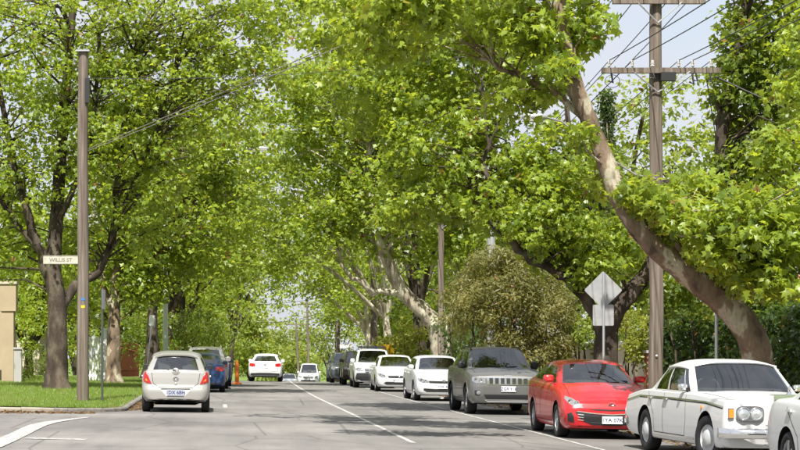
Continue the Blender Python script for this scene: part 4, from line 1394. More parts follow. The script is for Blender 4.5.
def leaf_mesh(name, pts, nrm, size, kind, rg, material, tint, jit=.75, droop=.35):
    """pts N x 3, nrm N x 3 preferred facing, size N, tint N"""
    tv, tf = LEAF[kind]
    tv, tf = np.array(tv), np.array(tf)
    n = len(pts)
    nn = nrm + rg.normal(0, jit, (n, 3))
    nn /= np.linalg.norm(nn, axis=1, keepdims=True) + 1e-9
    d = rg.normal(0, 1, (n, 3))
    d[:, 2] -= droop * 1.5
    d -= nn * (d * nn).sum(1, keepdims=True)
    d /= np.linalg.norm(d, axis=1, keepdims=True) + 1e-9
    b = np.cross(nn, d)
    s = size[:, None, None]
    if kind in ('plane', 'mid'):
        curl = rg.uniform(-.6, 2.6, (n, 1, 1))
        wob = rg.normal(0, .05, (n, len(tv), 2))
        wob[:, 0] = 0
        tv = np.concatenate([tv[None, :, :2] + wob, np.repeat(tv[None, :, 2:], n, 0) * curl], 2)
    else:
        tv = tv[None]
    Vv = pts[:, None, :] + s * (tv[:, :, 0:1] * d[:, None, :] + tv[:, :, 1:2] * b[:, None, :] + tv[:, :, 2:3] * nn[:, None, :])
    k = tv.shape[1]
    Ff = (tf[None] + (np.arange(n) * k)[:, None, None]).reshape(-1, 3)
    me = bpy.data.meshes.new(name)
    me.vertices.add(n * k)
    me.vertices.foreach_set('co', Vv.reshape(-1).astype(np.float32))
    nf = len(Ff)
    me.loops.add(nf * 3)
    me.loops.foreach_set('vertex_index', Ff.reshape(-1).astype(np.int32))
    me.polygons.add(nf)
    me.polygons.foreach_set('loop_start', np.arange(0, nf * 3, 3, dtype=np.int32))
    me.polygons.foreach_set('loop_total', np.full(nf, 3, dtype=np.int32))
    at = me.attributes.new('tint', 'FLOAT', 'POINT')
    at.data.foreach_set('value', np.repeat(tint, k).astype(np.float32))
    me.materials.append(material)
    me.update(calc_edges=True)
    return me

def blob_points(rg, blobs, spread=.9):
    """blobs: (centre, radii, n) -> cluster centres and outward directions"""
    C, O = [], []
    for (c, r, n) in blobs:
        q = rg.normal(0, 1, (n, 3))
        q /= np.linalg.norm(q, axis=1, keepdims=True)
        u = rg.random((n, 1)) ** .42
        C.append(np.array(c) + q * u * np.array(r))
        O.append(q * u)
    return np.concatenate(C), np.concatenate(O)

def smooth_path(pts, sub=5):
    return [Vector(q) for q in cr_rows([list(p) for p in pts], sub)]

def tree(name, label, group, base, limbs, blobs, leaf='mid', size=.17, per=36, rc=.55, seed=1, bark_m='bark_plane', leaf_m='leaf_plane', twigs=.35,
         sides=10, keep=None, tint0=(.15, .85), flat=.6, flare=1.35, tw_r=.024, cat='tree', texp=.85, maxtw=4.0):
    """limbs: list of (points, r0, r1); the first is the trunk. blobs: (centre, radii, clusters)"""
    rg = np.random.default_rng(seed)
    rr = random.Random(seed)
    root = thing(name, label, cat, base, 0, group)
    B = Vector(base)
    wood = MB()
    samples, srad = [], []
    for li, (pts, r0, r1) in enumerate(limbs):
        sp = smooth_path([Vector(q) - B for q in pts], 6 if li == 0 else 5)
        n = len(sp)
        rad = [r0 + (r1 - r0) * (i / (n - 1)) ** (texp if li == 0 else .85) for i in range(n)]
        if li == 0:
            rad = [r * (1 + (flare - 1) * max(0, 1 - q.z / .7) ** 2) for r, q in zip(rad, sp)]
            for i in range(1, n): rad[i] *= 1 + .10 * (rr.random() - .5)
        else:
            sp = [q + Vector((rr.gauss(0, 1), rr.gauss(0, 1), rr.gauss(0, 1))) * .035 * min(1, i / 3) for i, q in enumerate(sp)]
        wood.tube(sp, rad, sides if li < 4 else max(5, sides - 3), wob=.09, rng=rr, flute=.055 if li == 0 else .03)
        samples += [tuple(q) for q in sp[n // 3:]]
        srad += rad[n // 3:]
    C, O = blob_points(rg, [(tuple(Vector(c) - B), r, n) for (c, r, n) in blobs])
    if keep is not None:
        k = np.array([keep(c[0] + B.x, c[1] + B.y, c[2] + B.z) for c in C])
        C, O = C[k], O[k]
    S = np.array(samples)
    order = rg.permutation(len(C))
    nt = int(len(C) * twigs)
    for i in order[:nt]:
        c = C[i]
        dd = np.linalg.norm(S - c, axis=1) + np.maximum(0, S[:, 2] - c[2]) * 1.2
        near = np.argsort(dd)[:9]
        j = int(near[int(rg.integers(len(near)))])
        a, e = Vector(S[j]), Vector(c)
        ln = (e - a).length
        if ln < .25 or ln > maxtw: continue
        midp = a.lerp(e, .5) + Vector((rr.gauss(0, .12) * ln, rr.gauss(0, .12) * ln, .10 * ln + rr.gauss(0, .06) * ln))
        r0 = min(srad[j] * .6, tw_r * (0.7 + ln * .45))
        wood.tube([a, a.lerp(midp, .55), midp, midp.lerp(e, .6), e], [r0, r0 * .8, r0 * .6, r0 * .4, r0 * .2], 5, caps=False)
    to = wood.build('trunk', M[bark_m], root, True, 80)
    # leaves: clumps round the twig ends
    m_ = len(C)
    cnt = np.maximum(3, rg.poisson(per, m_))
    idx = np.repeat(np.arange(m_), cnt)
    rcl = rc * rg.uniform(.6, 1.35, m_)
    q = rg.normal(0, 1, (len(idx), 3))
    q /= np.linalg.norm(q, axis=1, keepdims=True)
    q *= (rg.random((len(idx), 1)) ** .45)
    q[:, 2] *= flat
    pts = C[idx] + q * rcl[idx][:, None]
    if keep is not None:
        k = np.array([keep(c[0] + B.x, c[1] + B.y, c[2] + B.z) for c in pts])
        pts, q, idx = pts[k], q[k], idx[k]
    nrm = q * .55 + O[idx] * .25 + np.array([0, 0, .75])
    sz = size * rg.uniform(.55, 1.25, len(pts))
    ct = rg.uniform(tint0[0], tint0[1], m_)
    tint = np.clip(ct[idx] * .75 + rg.uniform(-.25, .35, len(pts)), 0, .95)
    dead = rg.random(len(pts)) < .008
    tint[dead] = .99
    me = leaf_mesh('crown', pts, nrm, sz, leaf, rg, M[leaf_m], tint)
    co = link('crown', me, root)
    co['kind'] = 'stuff'
    return root

def foliage(name, label, cat, base, blobs, leaf='small', size=.09, per=40, rc=.3, seed=1, leaf_m='leaf_ivy', group=None, core=None, keep=None, stems=0, stem_m='bark_dark', tint0=(.1, .9), flat=.8):
    rg = np.random.default_rng(seed)
    rr = random.Random(seed)
    root = thing(name, label, cat, base, 0, group)
    B = Vector(base)
    C, O = blob_points(rg, [(tuple(Vector(c) - B), r, n) for (c, r, n) in blobs])
    if keep is not None:
        k = np.array([keep(c[0] + B.x, c[1] + B.y, c[2] + B.z) for c in C])
        C, O = C[k], O[k]
    m_ = len(C)
    idx = np.repeat(np.arange(m_), per)
    q = rg.normal(0, 1, (len(idx), 3))
    q /= np.linalg.norm(q, axis=1, keepdims=True)
    q *= rg.random((len(idx), 1)) ** .45
    q[:, 2] *= flat
    pts = C[idx] + q * (rc * rg.uniform(.6, 1.3, m_))[idx][:, None]
    nrm = q * .6 + O[idx] * .6 + np.array([0, 0, .5])
    ct = rg.uniform(tint0[0], tint0[1], m_)
    tint = np.clip(ct[idx] * .8 + rg.uniform(-.15, .2, len(pts)), 0, .95)
    tint[rg.random(len(pts)) < .012] = .99
    me = leaf_mesh('leaves', pts, nrm, size * rg.uniform(.6, 1.3, len(pts)), leaf, rg, M[leaf_m], tint)
    lo = link('leaves', me, root)
    lo['kind'] = 'stuff'
    if stems:
        w = MB()
        for i in rg.permutation(m_)[:stems]:
            c = Vector(C[i])
            a = Vector((c.x * .9, c.y * .9, 0))
            mid_ = a.lerp(c, .5) + Vector((rr.gauss(0, .1), rr.gauss(0, .1), .1))
            w.tube([a, mid_, c], [.045, .03, .012], 5, caps=False)
        w.build('stem', M[stem_m], root, True, 80)['kind'] = 'stuff'
    return root
# ================================================================== trees of the street
G_TR, G_TL = 'street trees on the right verge', 'street trees on the left verge'
def over_road(clear):
    def k(x, y, z):
        e = x - cx(y)
        g = prof(y)
        if e < KL - .5 or e > KR + .3: return z > g + 2.5
        t = min(1, min(e - KL + .5, KR + .3 - e) / 2.5)
        return z > g + 2.6 + (clear - 2.6) * t
    return k

# leaning plane tree beside the vintage saloon
D = 33.0
b0 = Vector((9.95, D, rz_(9.95, D) - .1))
tree('plane_tree', 'leaning plane tree with patchy bark behind the white vintage saloon', G_TR, b0,
     [([b0, P(760, 395, D), P(757, 355, D), P(738, 318, D), P(700, 283, D - .2), P(655, 246, D - .4), P(623, 205, D - .5), P(601, 150, D - .5), P(578, 90, D - .6), P(563, 35, D - .6), P(556, -20, D - .5), P(545, -90, D)], .43, .09),
      ([P(727, 306, D), P(765, 278, D - .2), P(806, 240, D + .2), P(835, 160, D + .6), P(850, 40, D + .8)], .13, .06),
      ([P(612, 180, D - .5), P(592, 130, D - .1), P(560, 60, D + .5), P(540, -40, D + .8)], .13, .05),
      ([P(590, 125, D - .5), P(560, 96, D - .2), P(520, 78, D + .3), P(478, 58, D + .8)], .07, .03),
      ([P(690, 275, D - .2), P(660, 215, D - .6), P(652, 225, D - .8)], .09, .03),
      ([P(730, 310, D - .1), P(735, 265, D - .6), P(748, 225, D - .9)], .10, .03)],
     [(P(735, 235, D - .7), (1.35, 1.2, .85), 74), (P(785, 215, D), (.9, 1.6, 1.6), 70), (P(650, 222, D - 1.0), (.85, .9, .62), 34), (P(605, 205, D - .2), (.5, .8, .6), 16), (P(702, 195, D + .3), (.8, .8, .35), 16),
      (P(765, 290, D - 1.0), (.8, .8, .5), 22),
      (P(540, 22, D), (1.15, 1.3, .75), 40), (P(455, 15, D + 1), (1.6, 1.6, .95), 62), (P(588, 20, D - .2), (.25, .5, .35), 6), (P(365, 25, D + 2), (1.4, 1.6, .9), 46), (P(385, 8, D - 3), (1.2, 1.0, .6), 26), (P(450, -10, D - 3.5), (1.2, 1.0, .6), 24), (P(330, -75, D + 3), (2.6, 1.8, .8), 46), (P(530, 95, D + .4), (.9, .9, .4), 15), (P(580, 132, D - .9), (.3, .4, .25), 3), (P(634, 200, D - 1.0), (.35, .4, .3), 6), (P(552, 62, D - .9), (.3, .4, .3), 4), (P(700, 262, D - 1.0), (.6, .5, .3), 10),
      (P(470, -60, D), (3.0, 2.2, .9), 36), (P(830, 60, D + 1.0), (1.0, 1.6, 1.6), 40)],
     leaf='plane', size=.16, per=40, rc=.46, seed=11, twigs=.32, maxtw=2.4, sides=14, keep=over_road(4.6), tint0=(.25, 1.0), texp=.50)

# dark trunk behind the road sign
D = 46.0
b0 = Vector((10.0, D, rz_(10, D) - .1))
tree('plane_tree', 'dark forked plane tree behind the diamond road sign', G_TR, b0,
     [([b0, P(606, 372, D), P(607, 335, D), P(614, 312, D), P(632, 292, D), P(648, 270, D), P(660, 235, D), P(668, 180, D)], .40, .10),
      ([P(606, 340, D), P(590, 305, D), P(565, 278, D - .3), P(532, 258, D - .6), P(500, 232, D - 1), P(472, 190, D - 1)], .20, .05),
      ([P(612, 318, D), P(606, 270, D), P(590, 215, D), P(572, 150, D), P(560, 80, D)], .17, .05),
      ([P(500, 232, D - 1), P(486, 170, D - 1), P(486, 110, D - 1), P(482, 80, D - 1)], .08, .03)],
     [(P(520, 215, D - .6), (2.0, 1.8, 1.4), 120), (P(590, 255, D - .4), (1.2, 1.3, .8), 46), (P(455, 150, D), (2.0, 2.0, 1.6), 120), (P(555, 165, D), (1.5, 1.8, 1.3), 60), (P(630, 235, D + .5), (1.0, 1.4, .8), 34),
      (P(480, 60, D + 1), (2.4, 2.2, 1.4), 120), (P(420, 225, D), (1.2, 1.6, 1.1), 46), (P(395, 80, D + 1), (2.0, 2.2, 1.6), 110), (P(515, 275, D), (1.1, 1.2, .6), 30), (P(480, -40, D), (4, 3, 1.8), 70)],
     leaf='plane', size=.165, per=37, rc=.52, seed=23, bark_m='bark_dark', twigs=.28, maxtw=2.2, sides=12, keep=over_road(4.8), tint0=(.15, .95))

# pale leaning limbs further down
D = 82.0
X0 = 10.2 + cx(D) - .1
b0 = Vector((X0, D, rz_(X0, D) - .1))
tree('plane_tree', 'pale barked plane tree with a long limb leaning over the road', G_TR, b0,
     [([b0, P(442, 355, D), P(437, 330, D), P(424, 312, D), P(404, 293, D), P(388, 262, D - .5), P(376, 235, D - 1), P(372, 200, D - 1), P(368, 140, D - 1)], .56, .12),
      ([P(440, 340, D), P(452, 318, D), P(462, 290, D), P(470, 240, D), P(470, 170, D)], .30, .08),
      ([P(404, 293, D), P(375, 290, D - .5), P(352, 278, D - 1), P(338, 255, D - 1), P(330, 220, D - 1)], .16, .05),
      ([P(390, 265, D), P(392, 225, D), P(388, 180, D), P(390, 120, D)], .18, .06)],
     [(P(395, 205, D), (3.4, 3.2, 2.6), 150), (P(345, 170, D), (3.0, 3.4, 3.4), 150), (P(430, 130, D), (3.4, 3.5, 3.0), 130), (P(455, 235, D), (2.0, 2.4, 2.0), 60), (P(370, 80, D), (4.2, 4, 2.6), 170), (P(318, 230, D - 1), (1.6, 2, 1.2), 40), (P(310, 110, D), (2.6, 3, 2.6), 90)],
     leaf='mid', size=.23, per=36, rc=.75, seed=31, bark_m='bark_pale', twigs=.3, keep=over_road(5.2))

def plain_tree(name, label, group, X, D, h, r, seed, bark_m='bark_dark', leaf_m='leaf_plane', leaf='mid', size=.24, lean=(0, 0), cl=130, per=34, rc=.85, base_z=None, r0=.34, low=.42, keep=None, spread=1.0, tint0=(.15, .85), extra=()):
    rr = random.Random(seed)
    bz = (base_z if base_z is not None else prof(D)) - .15
    b = Vector((X, D, bz))
    top = b + Vector((lean[0], lean[1], h))
    fork = b + Vector((lean[0] * .25, lean[1] * .25, h * low * .62))
    limbs = [([b, b.lerp(fork, .5) + Vector((rr.gauss(0, .05), rr.gauss(0, .05), 0)), fork, fork.lerp(top, .5) + Vector((rr.gauss(0, .3), rr.gauss(0, .3), 0)), top - Vector((0, 0, h * .12))], r0, r0 * .22)]
    bl = []
    n = 5
    for k in range(n):
        a = 2 * math.pi * (k + rr.random() * .7) / n
        rad = r * (.55 + .25 * rr.random()) * spread
        e = fork.lerp(top, .25 + .45 * rr.random()) + Vector((math.cos(a) * rad, math.sin(a) * rad, 0))
        limbs.append(([fork - Vector((0, 0, .3 * rr.random())), fork.lerp(e, .45) + Vector((0, 0, .10 * h)), e + Vector((0, 0, .06 * h))], r0 * .5, r0 * .12))
        bl.append((e + Vector((0, 0, .05 * h)), (r * .55, r * .55, h * .20), cl // 6))
    bl.append((b.lerp(top, .78) + Vector((lean[0] * .1, 0, 0)), (r * .72, r * .72, h * .24), cl // 3))
    bl.append((b.lerp(top, low + .16), (r * .85, r * .85, h * .17), cl // 4))
    for (px_, py_, dd_, r_, n_) in extra:
        e = P(px_, py_, dd_)
        bl.append((e, r_, n_))
        limbs.append(([fork, fork.lerp(e, .5) + Vector((0, 0, .6)), e], r0 * .45, r0 * .1))
    return tree(name, label, group, b, limbs, bl, leaf=leaf, size=size, per=per, rc=rc, seed=seed, bark_m=bark_m, leaf_m=leaf_m, twigs=.22, sides=8, keep=keep, tint0=tint0)

kp = over_road(5.0)
plain_tree('plane_tree', 'dark trunked plane tree between the pale plane and the timber pole', G_TR, 10.35 + cx(94), 94, 15, 5.6, 41, lean=(-1.5, 0), keep=kp, r0=.42)
plain_tree('plane_tree', 'plane tree spreading behind the parked slate coloured wagon', G_TR, 10.0 + cx(116), 116, 16, 6.2, 43, bark_m='bark_pale', lean=(-2.0, 0), size=.26, rc=1.0, keep=kp, r0=.42, extra=[(300, 205, 112, (3.6, 3.6, 3.6), 80), (268, 232, 112, (2.2, 3.0, 2.6), 40), (275, 150, 110, (3.0, 3.4, 3.0), 60), (320, 110, 112, (3.6, 3.6, 3.0), 70)])
plain_tree('plane_tree', 'plane tree arching over the road beyond the crest', G_TR, 9.6 + cx(142), 142, 16, 6.0, 45, bark_m='bark_pale', lean=(-2.2, 0), size=.30, rc=1.1, keep=kp, extra=[(278, 262, 140, (2.6, 3, 2.0), 36), (325, 265, 140, (3.6, 3, 3.0), 60), (250, 250, 140, (2.0, 3, 2.2), 24)])
plain_tree('plane_tree', 'slim pale plane tree beside the far leaning pole', G_TR, 9.8 + cx(172), 172, 14, 5.0, 47, bark_m='bark_pale', size=.36, rc=1.2, keep=kp, lean=(-1, 0), r0=.25)

# big left tree by the timber pole
D = 62.0
b0 = Vector((-5.45, D, lz(-5.45, D) - .1))
tree('plane_tree', 'thick trunked plane tree on the grass beside the left timber pole', G_TL, b0,
     [([b0, P(57, 365, D), P(57, 330, D), P(57, 300, D), P(54, 270, D), P(56, 225, D), P(60, 160, D), P(66, 90, D), P(72, 20, D), P(76, -30, D)], .44, .10),
      ([P(56, 300, D), P(44, 262, D), P(30, 222, D - .2), P(16, 172, D - .3), P(4, 120, D - .3), P(-8, 50, D)], .22, .07),
      ([P(40, 250, D), P(18, 225, D), P(0, 200, D), P(-20, 165, D)], .14, .05),
      ([P(59, 312, D), P(76, 285, D + .3), P(98, 272, D + .6), P(112, 238, D + .6), P(118, 180, D + .6), P(128, 105, D + .6), P(140, 30, D)], .20, .07),
      ([P(56, 225, D), P(82, 170, D - .5), P(96, 90, D - .8), P(104, 10, D)], .12, .05),
      ([P(112, 238, D + .6), P(135, 180, D), P(160, 120, D - .5), P(178, 50, D)], .10, .04)],
     [(P(40, 150, D), (2.6, 2.6, 2.4), 120), (P(0, 250, D + 1), (1.6, 2.2, 1.2), 40), (P(110, 110, D), (2.6, 3.0, 2.6), 140), (P(30, 50, D), (3.0, 3.2, 2.4), 150), (P(150, 40, D), (3.0, 3.2, 2.4), 130), (P(130, 215, D + 1), (1.7, 2.2, 1.6), 60),
      (P(200, 95, D), (2.2, 2.6, 2.2), 90), (P(235, 30, D), (2.4, 2.8, 1.9), 90), (P(70, 250, D + 1.8), (1.5, 1.2, 1.0), 30), (P(90, -30, D), (6, 4, 2.2), 90), (P(262, 75, D), (1.3, 2.2, 1.2), 26), (P(270, 15, D), (1.8, 2.4, 1.2), 40), (P(10, 195, D + 1), (1.2, 1.8, 1.2), 30), (P(155, 160, D), (1.8, 2.2, 1.8), 60)],
     leaf='plane', size=.17, per=28, rc=.60, seed=51, bark_m='bark_dark', twigs=.35, sides=12, keep=over_road(5.2), tint0=(.25, 1.0))

D = 75.0
b0 = Vector((-4.2, D, lz(-4.2, D) - .1))
tree('plane_tree', 'mottled plane tree between the white gate and the silver hatchback', G_TL, b0,
     [([b0, P(113, 365, D), P(114, 335, D), P(114, 305, D), P(118, 270, D), P(126, 220, D), P(138, 150, D), P(150, 80, D)], .36, .10),
      ([P(114, 315, D), P(104, 285, D), P(98, 255, D), P(92, 200, D)], .16, .05),
      ([P(116, 300, D), P(140, 270, D), P(165, 240, D), P(186, 190, D)], .15, .05)],
     [(P(130, 260, D), (2.3, 2.4, 1.5), 90), (P(170, 210, D), (2.8, 3, 2.4), 120), (P(195, 130, D), (2.8, 3, 2.6), 110), (P(120, 170, D), (3, 3, 2.6), 90), (P(205, 260, D), (1.7, 2, 1.5), 44), (P(225, 185, D), (1.4, 2, 1.6), 40), (P(150, 285, D), (1.6, 1.6, .8), 30)],
     leaf='mid', size=.22, per=36, rc=.75, seed=53, bark_m='bark_plane', twigs=.3, keep=over_road(5.0))
plain_tree('plane_tree', 'dark plane tree behind the leaning parking sign', G_TL, -3.7 + cx(88), 88, 14, 5.2, 55, keep=kp, base_z=lz(-3.7, 88), lean=(.8, 0), r0=.40)
plain_tree('plane_tree', 'plane tree shading the left footpath beyond the pale green pole', G_TL, -4.0 + cx(106), 106, 15, 5.4, 57, keep=kp, lean=(1.2, 0), size=.28, rc=.95, extra=[(225, 235, 104, (2.8, 3, 3.2), 60), (245, 175, 102, (2.2, 2.6, 2.6), 34)])
plain_tree('plane_tree', 'rounded plane tree on the left beyond the orange post', G_TL, -4.6 + cx(128), 128, 13, 4.8, 59, keep=kp, lean=(.4, 0), size=.30, rc=1.0)
plain_tree('plane_tree', 'low plane tree on the left at the foot of the hill', G_TL, -5.5 + cx(155), 155, 11, 4.6, 60, keep=kp, size=.32, rc=1.1)

plain_tree('plane_tree', 'tall plane tree on the left at the bottom of the hill', G_TL, 1.2, 172, 19, 5.6, 160, keep=kp, size=.32, rc=1.2, lean=(2.2, 0), cl=170)
plain_tree('plane_tree', 'tall plane tree on the right at the bottom of the hill', G_TR, 17.2, 190, 19, 6.0, 161, keep=kp, size=.34, rc=1.2, lean=(-1.5, 0), cl=170)
# gardens behind
G_B = 'garden trees behind the fences'
def bt(label, X, D, h, r, seed, **kw):
    return plain_tree('garden_tree', label, G_B, X, D, h, r, seed, **{**dict(leaf_m='leaf_deep', size=.30, rc=1.0, cl=110, low=.3), **kw})
# tall dark limb on the far right
D = 50.0
b0 = Vector((14.6, D, .1))
tree('garden_tree', 'tall dark green tree rising behind the ivy hedge', G_B, b0,
     [([b0, P(738, 320, D), P(736, 250, D), P(733, 180, D), P(722, 150, D), P(726, 110, D), P(736, 70, D), P(742, 20, D), P(748, -40, D)], .30, .10),
      ([P(733, 180, D), P(722, 140, D), P(716, 100, D)], .13, .05),
      ([P(728, 160, D), P(746, 130, D), P(760, 90, D), P(775, 40, D)], .13, .05)],
     [(P(765, 40, D), (1.25, 2.0, 1.6), 80), (P(780, 120, D), (1.3, 2.0, 1.7), 80), (P(735, 85, D), (.75, 1.2, 1.1), 34), (P(745, 160, D), (.9, 1.5, .7), 26), (P(800, 200, D), (1.6, 2, 1.6), 60), (P(725, 215, D), (1.4, 1.5, .7), 30), (P(770, -40, D), (1.8, 2, 1.3), 60), (P(700, 250, D), (1.6, 1.6, .8), 40)],
     leaf='mid', size=.20, per=34, rc=.55, seed=61, bark_m='bark_dark', leaf_m='leaf_deep', twigs=.35, tint0=(.2, .95))
bt('broad garden tree behind the cream wall and lantern', 17.0, 66, 6.5, 3.4, 62, low=.25)
bt('deep green garden tree behind the olive bush', 15.5, 78, 10.5, 4.6, 63, leaf_m='leaf_far')
bt('tall loose garden tree behind the street lamp', 21.0, 88, 15.5, 4.6, 64, leaf_m='leaf_far', low=.35, tint0=(.3, 1))
bt('garden tree behind the pale plane tree', 15.5, 104, 12, 5.0, 65)
bt('broad garden tree beyond the timber poles', 20.0, 128, 14, 6.5, 66, size=.36, leaf_m='leaf_far')
bt('far garden tree behind the slate wagon', 17.5, 150, 13, 6.0, 67, size=.4)
bt('dense garden tree behind the beige porch', -12.5, 84, 11, 5.0, 70, leaf_m='leaf_plane')
bt('dense garden tree behind the clipped hedge', -9.5, 92, 9, 4.2, 71, leaf_m='leaf_plane')
bt('garden tree behind the red paling fence', -8.8, 118, 12, 5.0, 72)
bt('far garden tree behind the red paling fence', -8.5, 146, 12, 5.0, 73, size=.38)
bt('round garden tree beyond the crest on the left', -6.0, 190, 13, 6.0, 74, size=.42)
# slim cypress near the wires
D = 74.0
b0 = Vector((16.1, D, .0))
tree('cypress_tree', 'slim dark cypress spire left of the tall timber pole', None, b0, [([b0, P(607, 250, D), P(607, 100, D)], .2, .04)],
     [(P(607, 300 - 22 * i, D), (.62 - .045 * i, .62 - .045 * i, .7), 20) for i in range(10)], leaf='small', size=.14, per=46, rc=.34, seed=75, leaf_m='leaf_ivy', twigs=.1)

# trees closing the view at the bottom of the hill
G_F = 'far trees closing the street'
fr = random.Random(5)
far_spots = [(-16, 205, 16, 6), (-7, 228, 17, 6), (0, 246, 17, 6.5), (9.5, 262, 11, 5), (4, 200, 10, 4.5), (19, 290, 18, 7), (28, 268, 18, 7), (27, 232, 18, 6.5), (35, 300, 15, 8), (-3, 300, 15, 9), (13, 330, 14, 9), (25, 196, 12, 6), (44, 330, 17, 9), (-20, 290, 17, 9), (-30, 250, 15, 8)]
desc = ['pale', 'broad', 'bushy', 'low', 'small', 'round', 'dense', 'tall', 'spreading', 'hazy', 'wide', 'leafy', 'big', 'massed', 'outer']
for i, (X, D, h, r) in enumerate(far_spots):
    plain_tree('far_tree', f'far green tree closing the view at the bottom of the hill', G_F, X, D, h, r, 80 + i, leaf_m='leaf_far', leaf='small', size=.55, per=34, rc=1.5, cl=90, low=.22, r0=.3, tint0=(.2, 1.0))

# ================================================================== bushes and hedges
def box_blobs(x0, x1, y0, y1, z0, z1, n):
    """clumps on the faces of a box-shaped hedge"""
    out = []
    nx, ny, nz = max(1, round((x1 - x0) / .8)), max(1, round((y1 - y0) / .8)), max(1, round((z1 - z0) / .6))
    for i in range(nx):
        for j in range(ny):
            for k in range(nz):
                c = (x0 + (i + .5) * (x1 - x0) / nx, y0 + (j + .5) * (y1 - y0) / ny, z0 + (k + .5) * (z1 - z0) / nz)
                out.append((c, ((x1 - x0) / nx * .62, (y1 - y0) / ny * .62, (z1 - z0) / nz * .62), n))
    return out
D = 60.0
b0 = Vector((10.9, D, rz_(10.9, D)))
foliage('flowering_bush', 'large olive brown bush between the pale plane and the sign', 'bush', b0,
        [(P(510, 300, D), (2.0, 1.9, 1.35), 120), (P(470, 308, D), (1.1, 1.4, 1.0), 40), (P(545, 310, D), (1.0, 1.5, 1.2), 42), (P(505, 268, D), (1.4, 1.4, .7), 46), (P(525, 345, D), (1.6, 1.4, .9), 50), (P(552, 345, D), (.9, 1.2, .8), 24)],
        leaf='thin', size=.17, per=80, rc=.42, seed=91, leaf_m='leaf_olive', stems=26, tint0=(.1, 1.0))
foliage('ivy_hedge', 'tall dark ivy covered hedge behind the leaning plane tree', 'hedge', (12.9, 40, .1), box_blobs(12.4, 13.3, 27, 51, .1, 2.55, 13), leaf='small', size=.14, per=46, rc=.34, seed=92, leaf_m='leaf_ivy', tint0=(0, .9))
# the street goes on behind the viewer: unseen trees added for car glass reflections
G_N = 'unseen street trees of the near block'
for i_, (X_, Y_) in enumerate(((-9.5, -14), (-10, -32), (12.5, -6), (12.0, -26), (-24, 14), (13, -46))):
    plain_tree('plane_tree', 'unseen plane tree of the near block behind the crossing', G_N, X_, Y_, 14, 5.5, 200 + i_, size=.5, per=16, rc=1.3, cl=80, base_z=0, leaf='small')
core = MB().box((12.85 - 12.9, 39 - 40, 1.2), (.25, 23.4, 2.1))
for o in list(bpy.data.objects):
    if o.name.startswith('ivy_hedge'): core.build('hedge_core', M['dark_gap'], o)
foliage('clipped_hedge', 'low clipped green hedge beside the grey gatepost', 'hedge', (-8.0, 76, .3), box_blobs(-8.5, -6.7, 75.4, 76.6, .3, 1.75, 12), leaf='small', size=.085, per=36, rc=.3, seed=93, leaf_m='leaf_deep', tint0=(.0, .8))
foliage('golden_shrub', 'yellow green shrub growing over the brick gatepost', 'bush', (12.6, 53.0, .2), [(P(640, 338, 53), (.40, .5, .75), 22), (P(634, 352, 52.6), (.35, .4, .4), 12), (P(624, 322, 54), (.5, .6, .5), 16), (P(652, 318, 55), (.6, .6, .6), 16)], leaf='small', size=.11, per=40, rc=.26, seed=94, leaf_m='leaf_gold', stems=8)
foliage('garden_shrub', 'loose green shrub above the cream wall', 'bush', (13.6, 60, .2), [(P(604, 325, 60), (1.3, 1.2, .8), 40), (P(580, 335, 60), (.9, 1, .7), 24)], leaf='small', size=.13, per=40, rc=.38, seed=95, leaf_m='leaf_far', stems=8)
foliage('garden_shrub', 'leafy shrubs over the far right of the hedge', 'bush', (14.8, 44, .2), [(P(690, 290, 46), (1.4, 1.2, .9), 44), (P(770, 300, 42), (1.4, 1.4, .8), 40)], leaf='mid', size=.15, per=36, rc=.4, seed=96, leaf_m='leaf_deep', stems=8)
foliage('garden_shrub', 'yellow green shrub glowing between the dark trunks', 'bush', (12.2, 92, .0), [(P(415, 345, 92), (1.6, 1.5, 1.3), 40), (P(455, 350, 90), (1.4, 1.5, 1.2), 30), (P(395, 350, 96), (1.2, 1.4, 1.0), 24)], leaf='small', size=.20, per=36, rc=.55, seed=97, leaf_m='leaf_gold', stems=6)
foliage('garden_shrub', 'dark shrub under the olive bush beside the wall', 'bush', (12.0, 72, .0), [(P(490, 340, 72), (2.2, 1.6, 1.3), 60)], leaf='small', size=.17, per=36, rc=.5, seed=98, leaf_m='leaf_ivy', stems=6)
foliage('garden_shrub', 'rose bush with pale flowers behind the clipped hedge', 'bush', (-8.2, 79, .3), [(P(35, 325, 79), (1.3, 1, 1.0), 36), (P(15, 300, 80), (1.2, 1, 1.0), 30), (P(70, 335, 80), (1.2, .9, .8), 26)], leaf='small', size=.15, per=36, rc=.42, seed=99, leaf_m='leaf_plane', stems=6)
for i_, (px_, D_, lab_) in enumerate(((150, 100, 'green shrub between the leaning signpost and the pale green pole'), (185, 108, 'green shrub beyond the pale green pole'), (215, 118, 'green shrub behind the parked pewter wagon'))):
    q_ = P(px_, 335, D_)
    foliage('garden_shrub', lab_, 'bush', (q_.x, D_, prof(D_)), [(q_, (2.0, 1.5, 1.6), 44)], leaf='small', size=.2, per=36, rc=.6, seed=100 + i_, leaf_m='leaf_deep', stems=6)

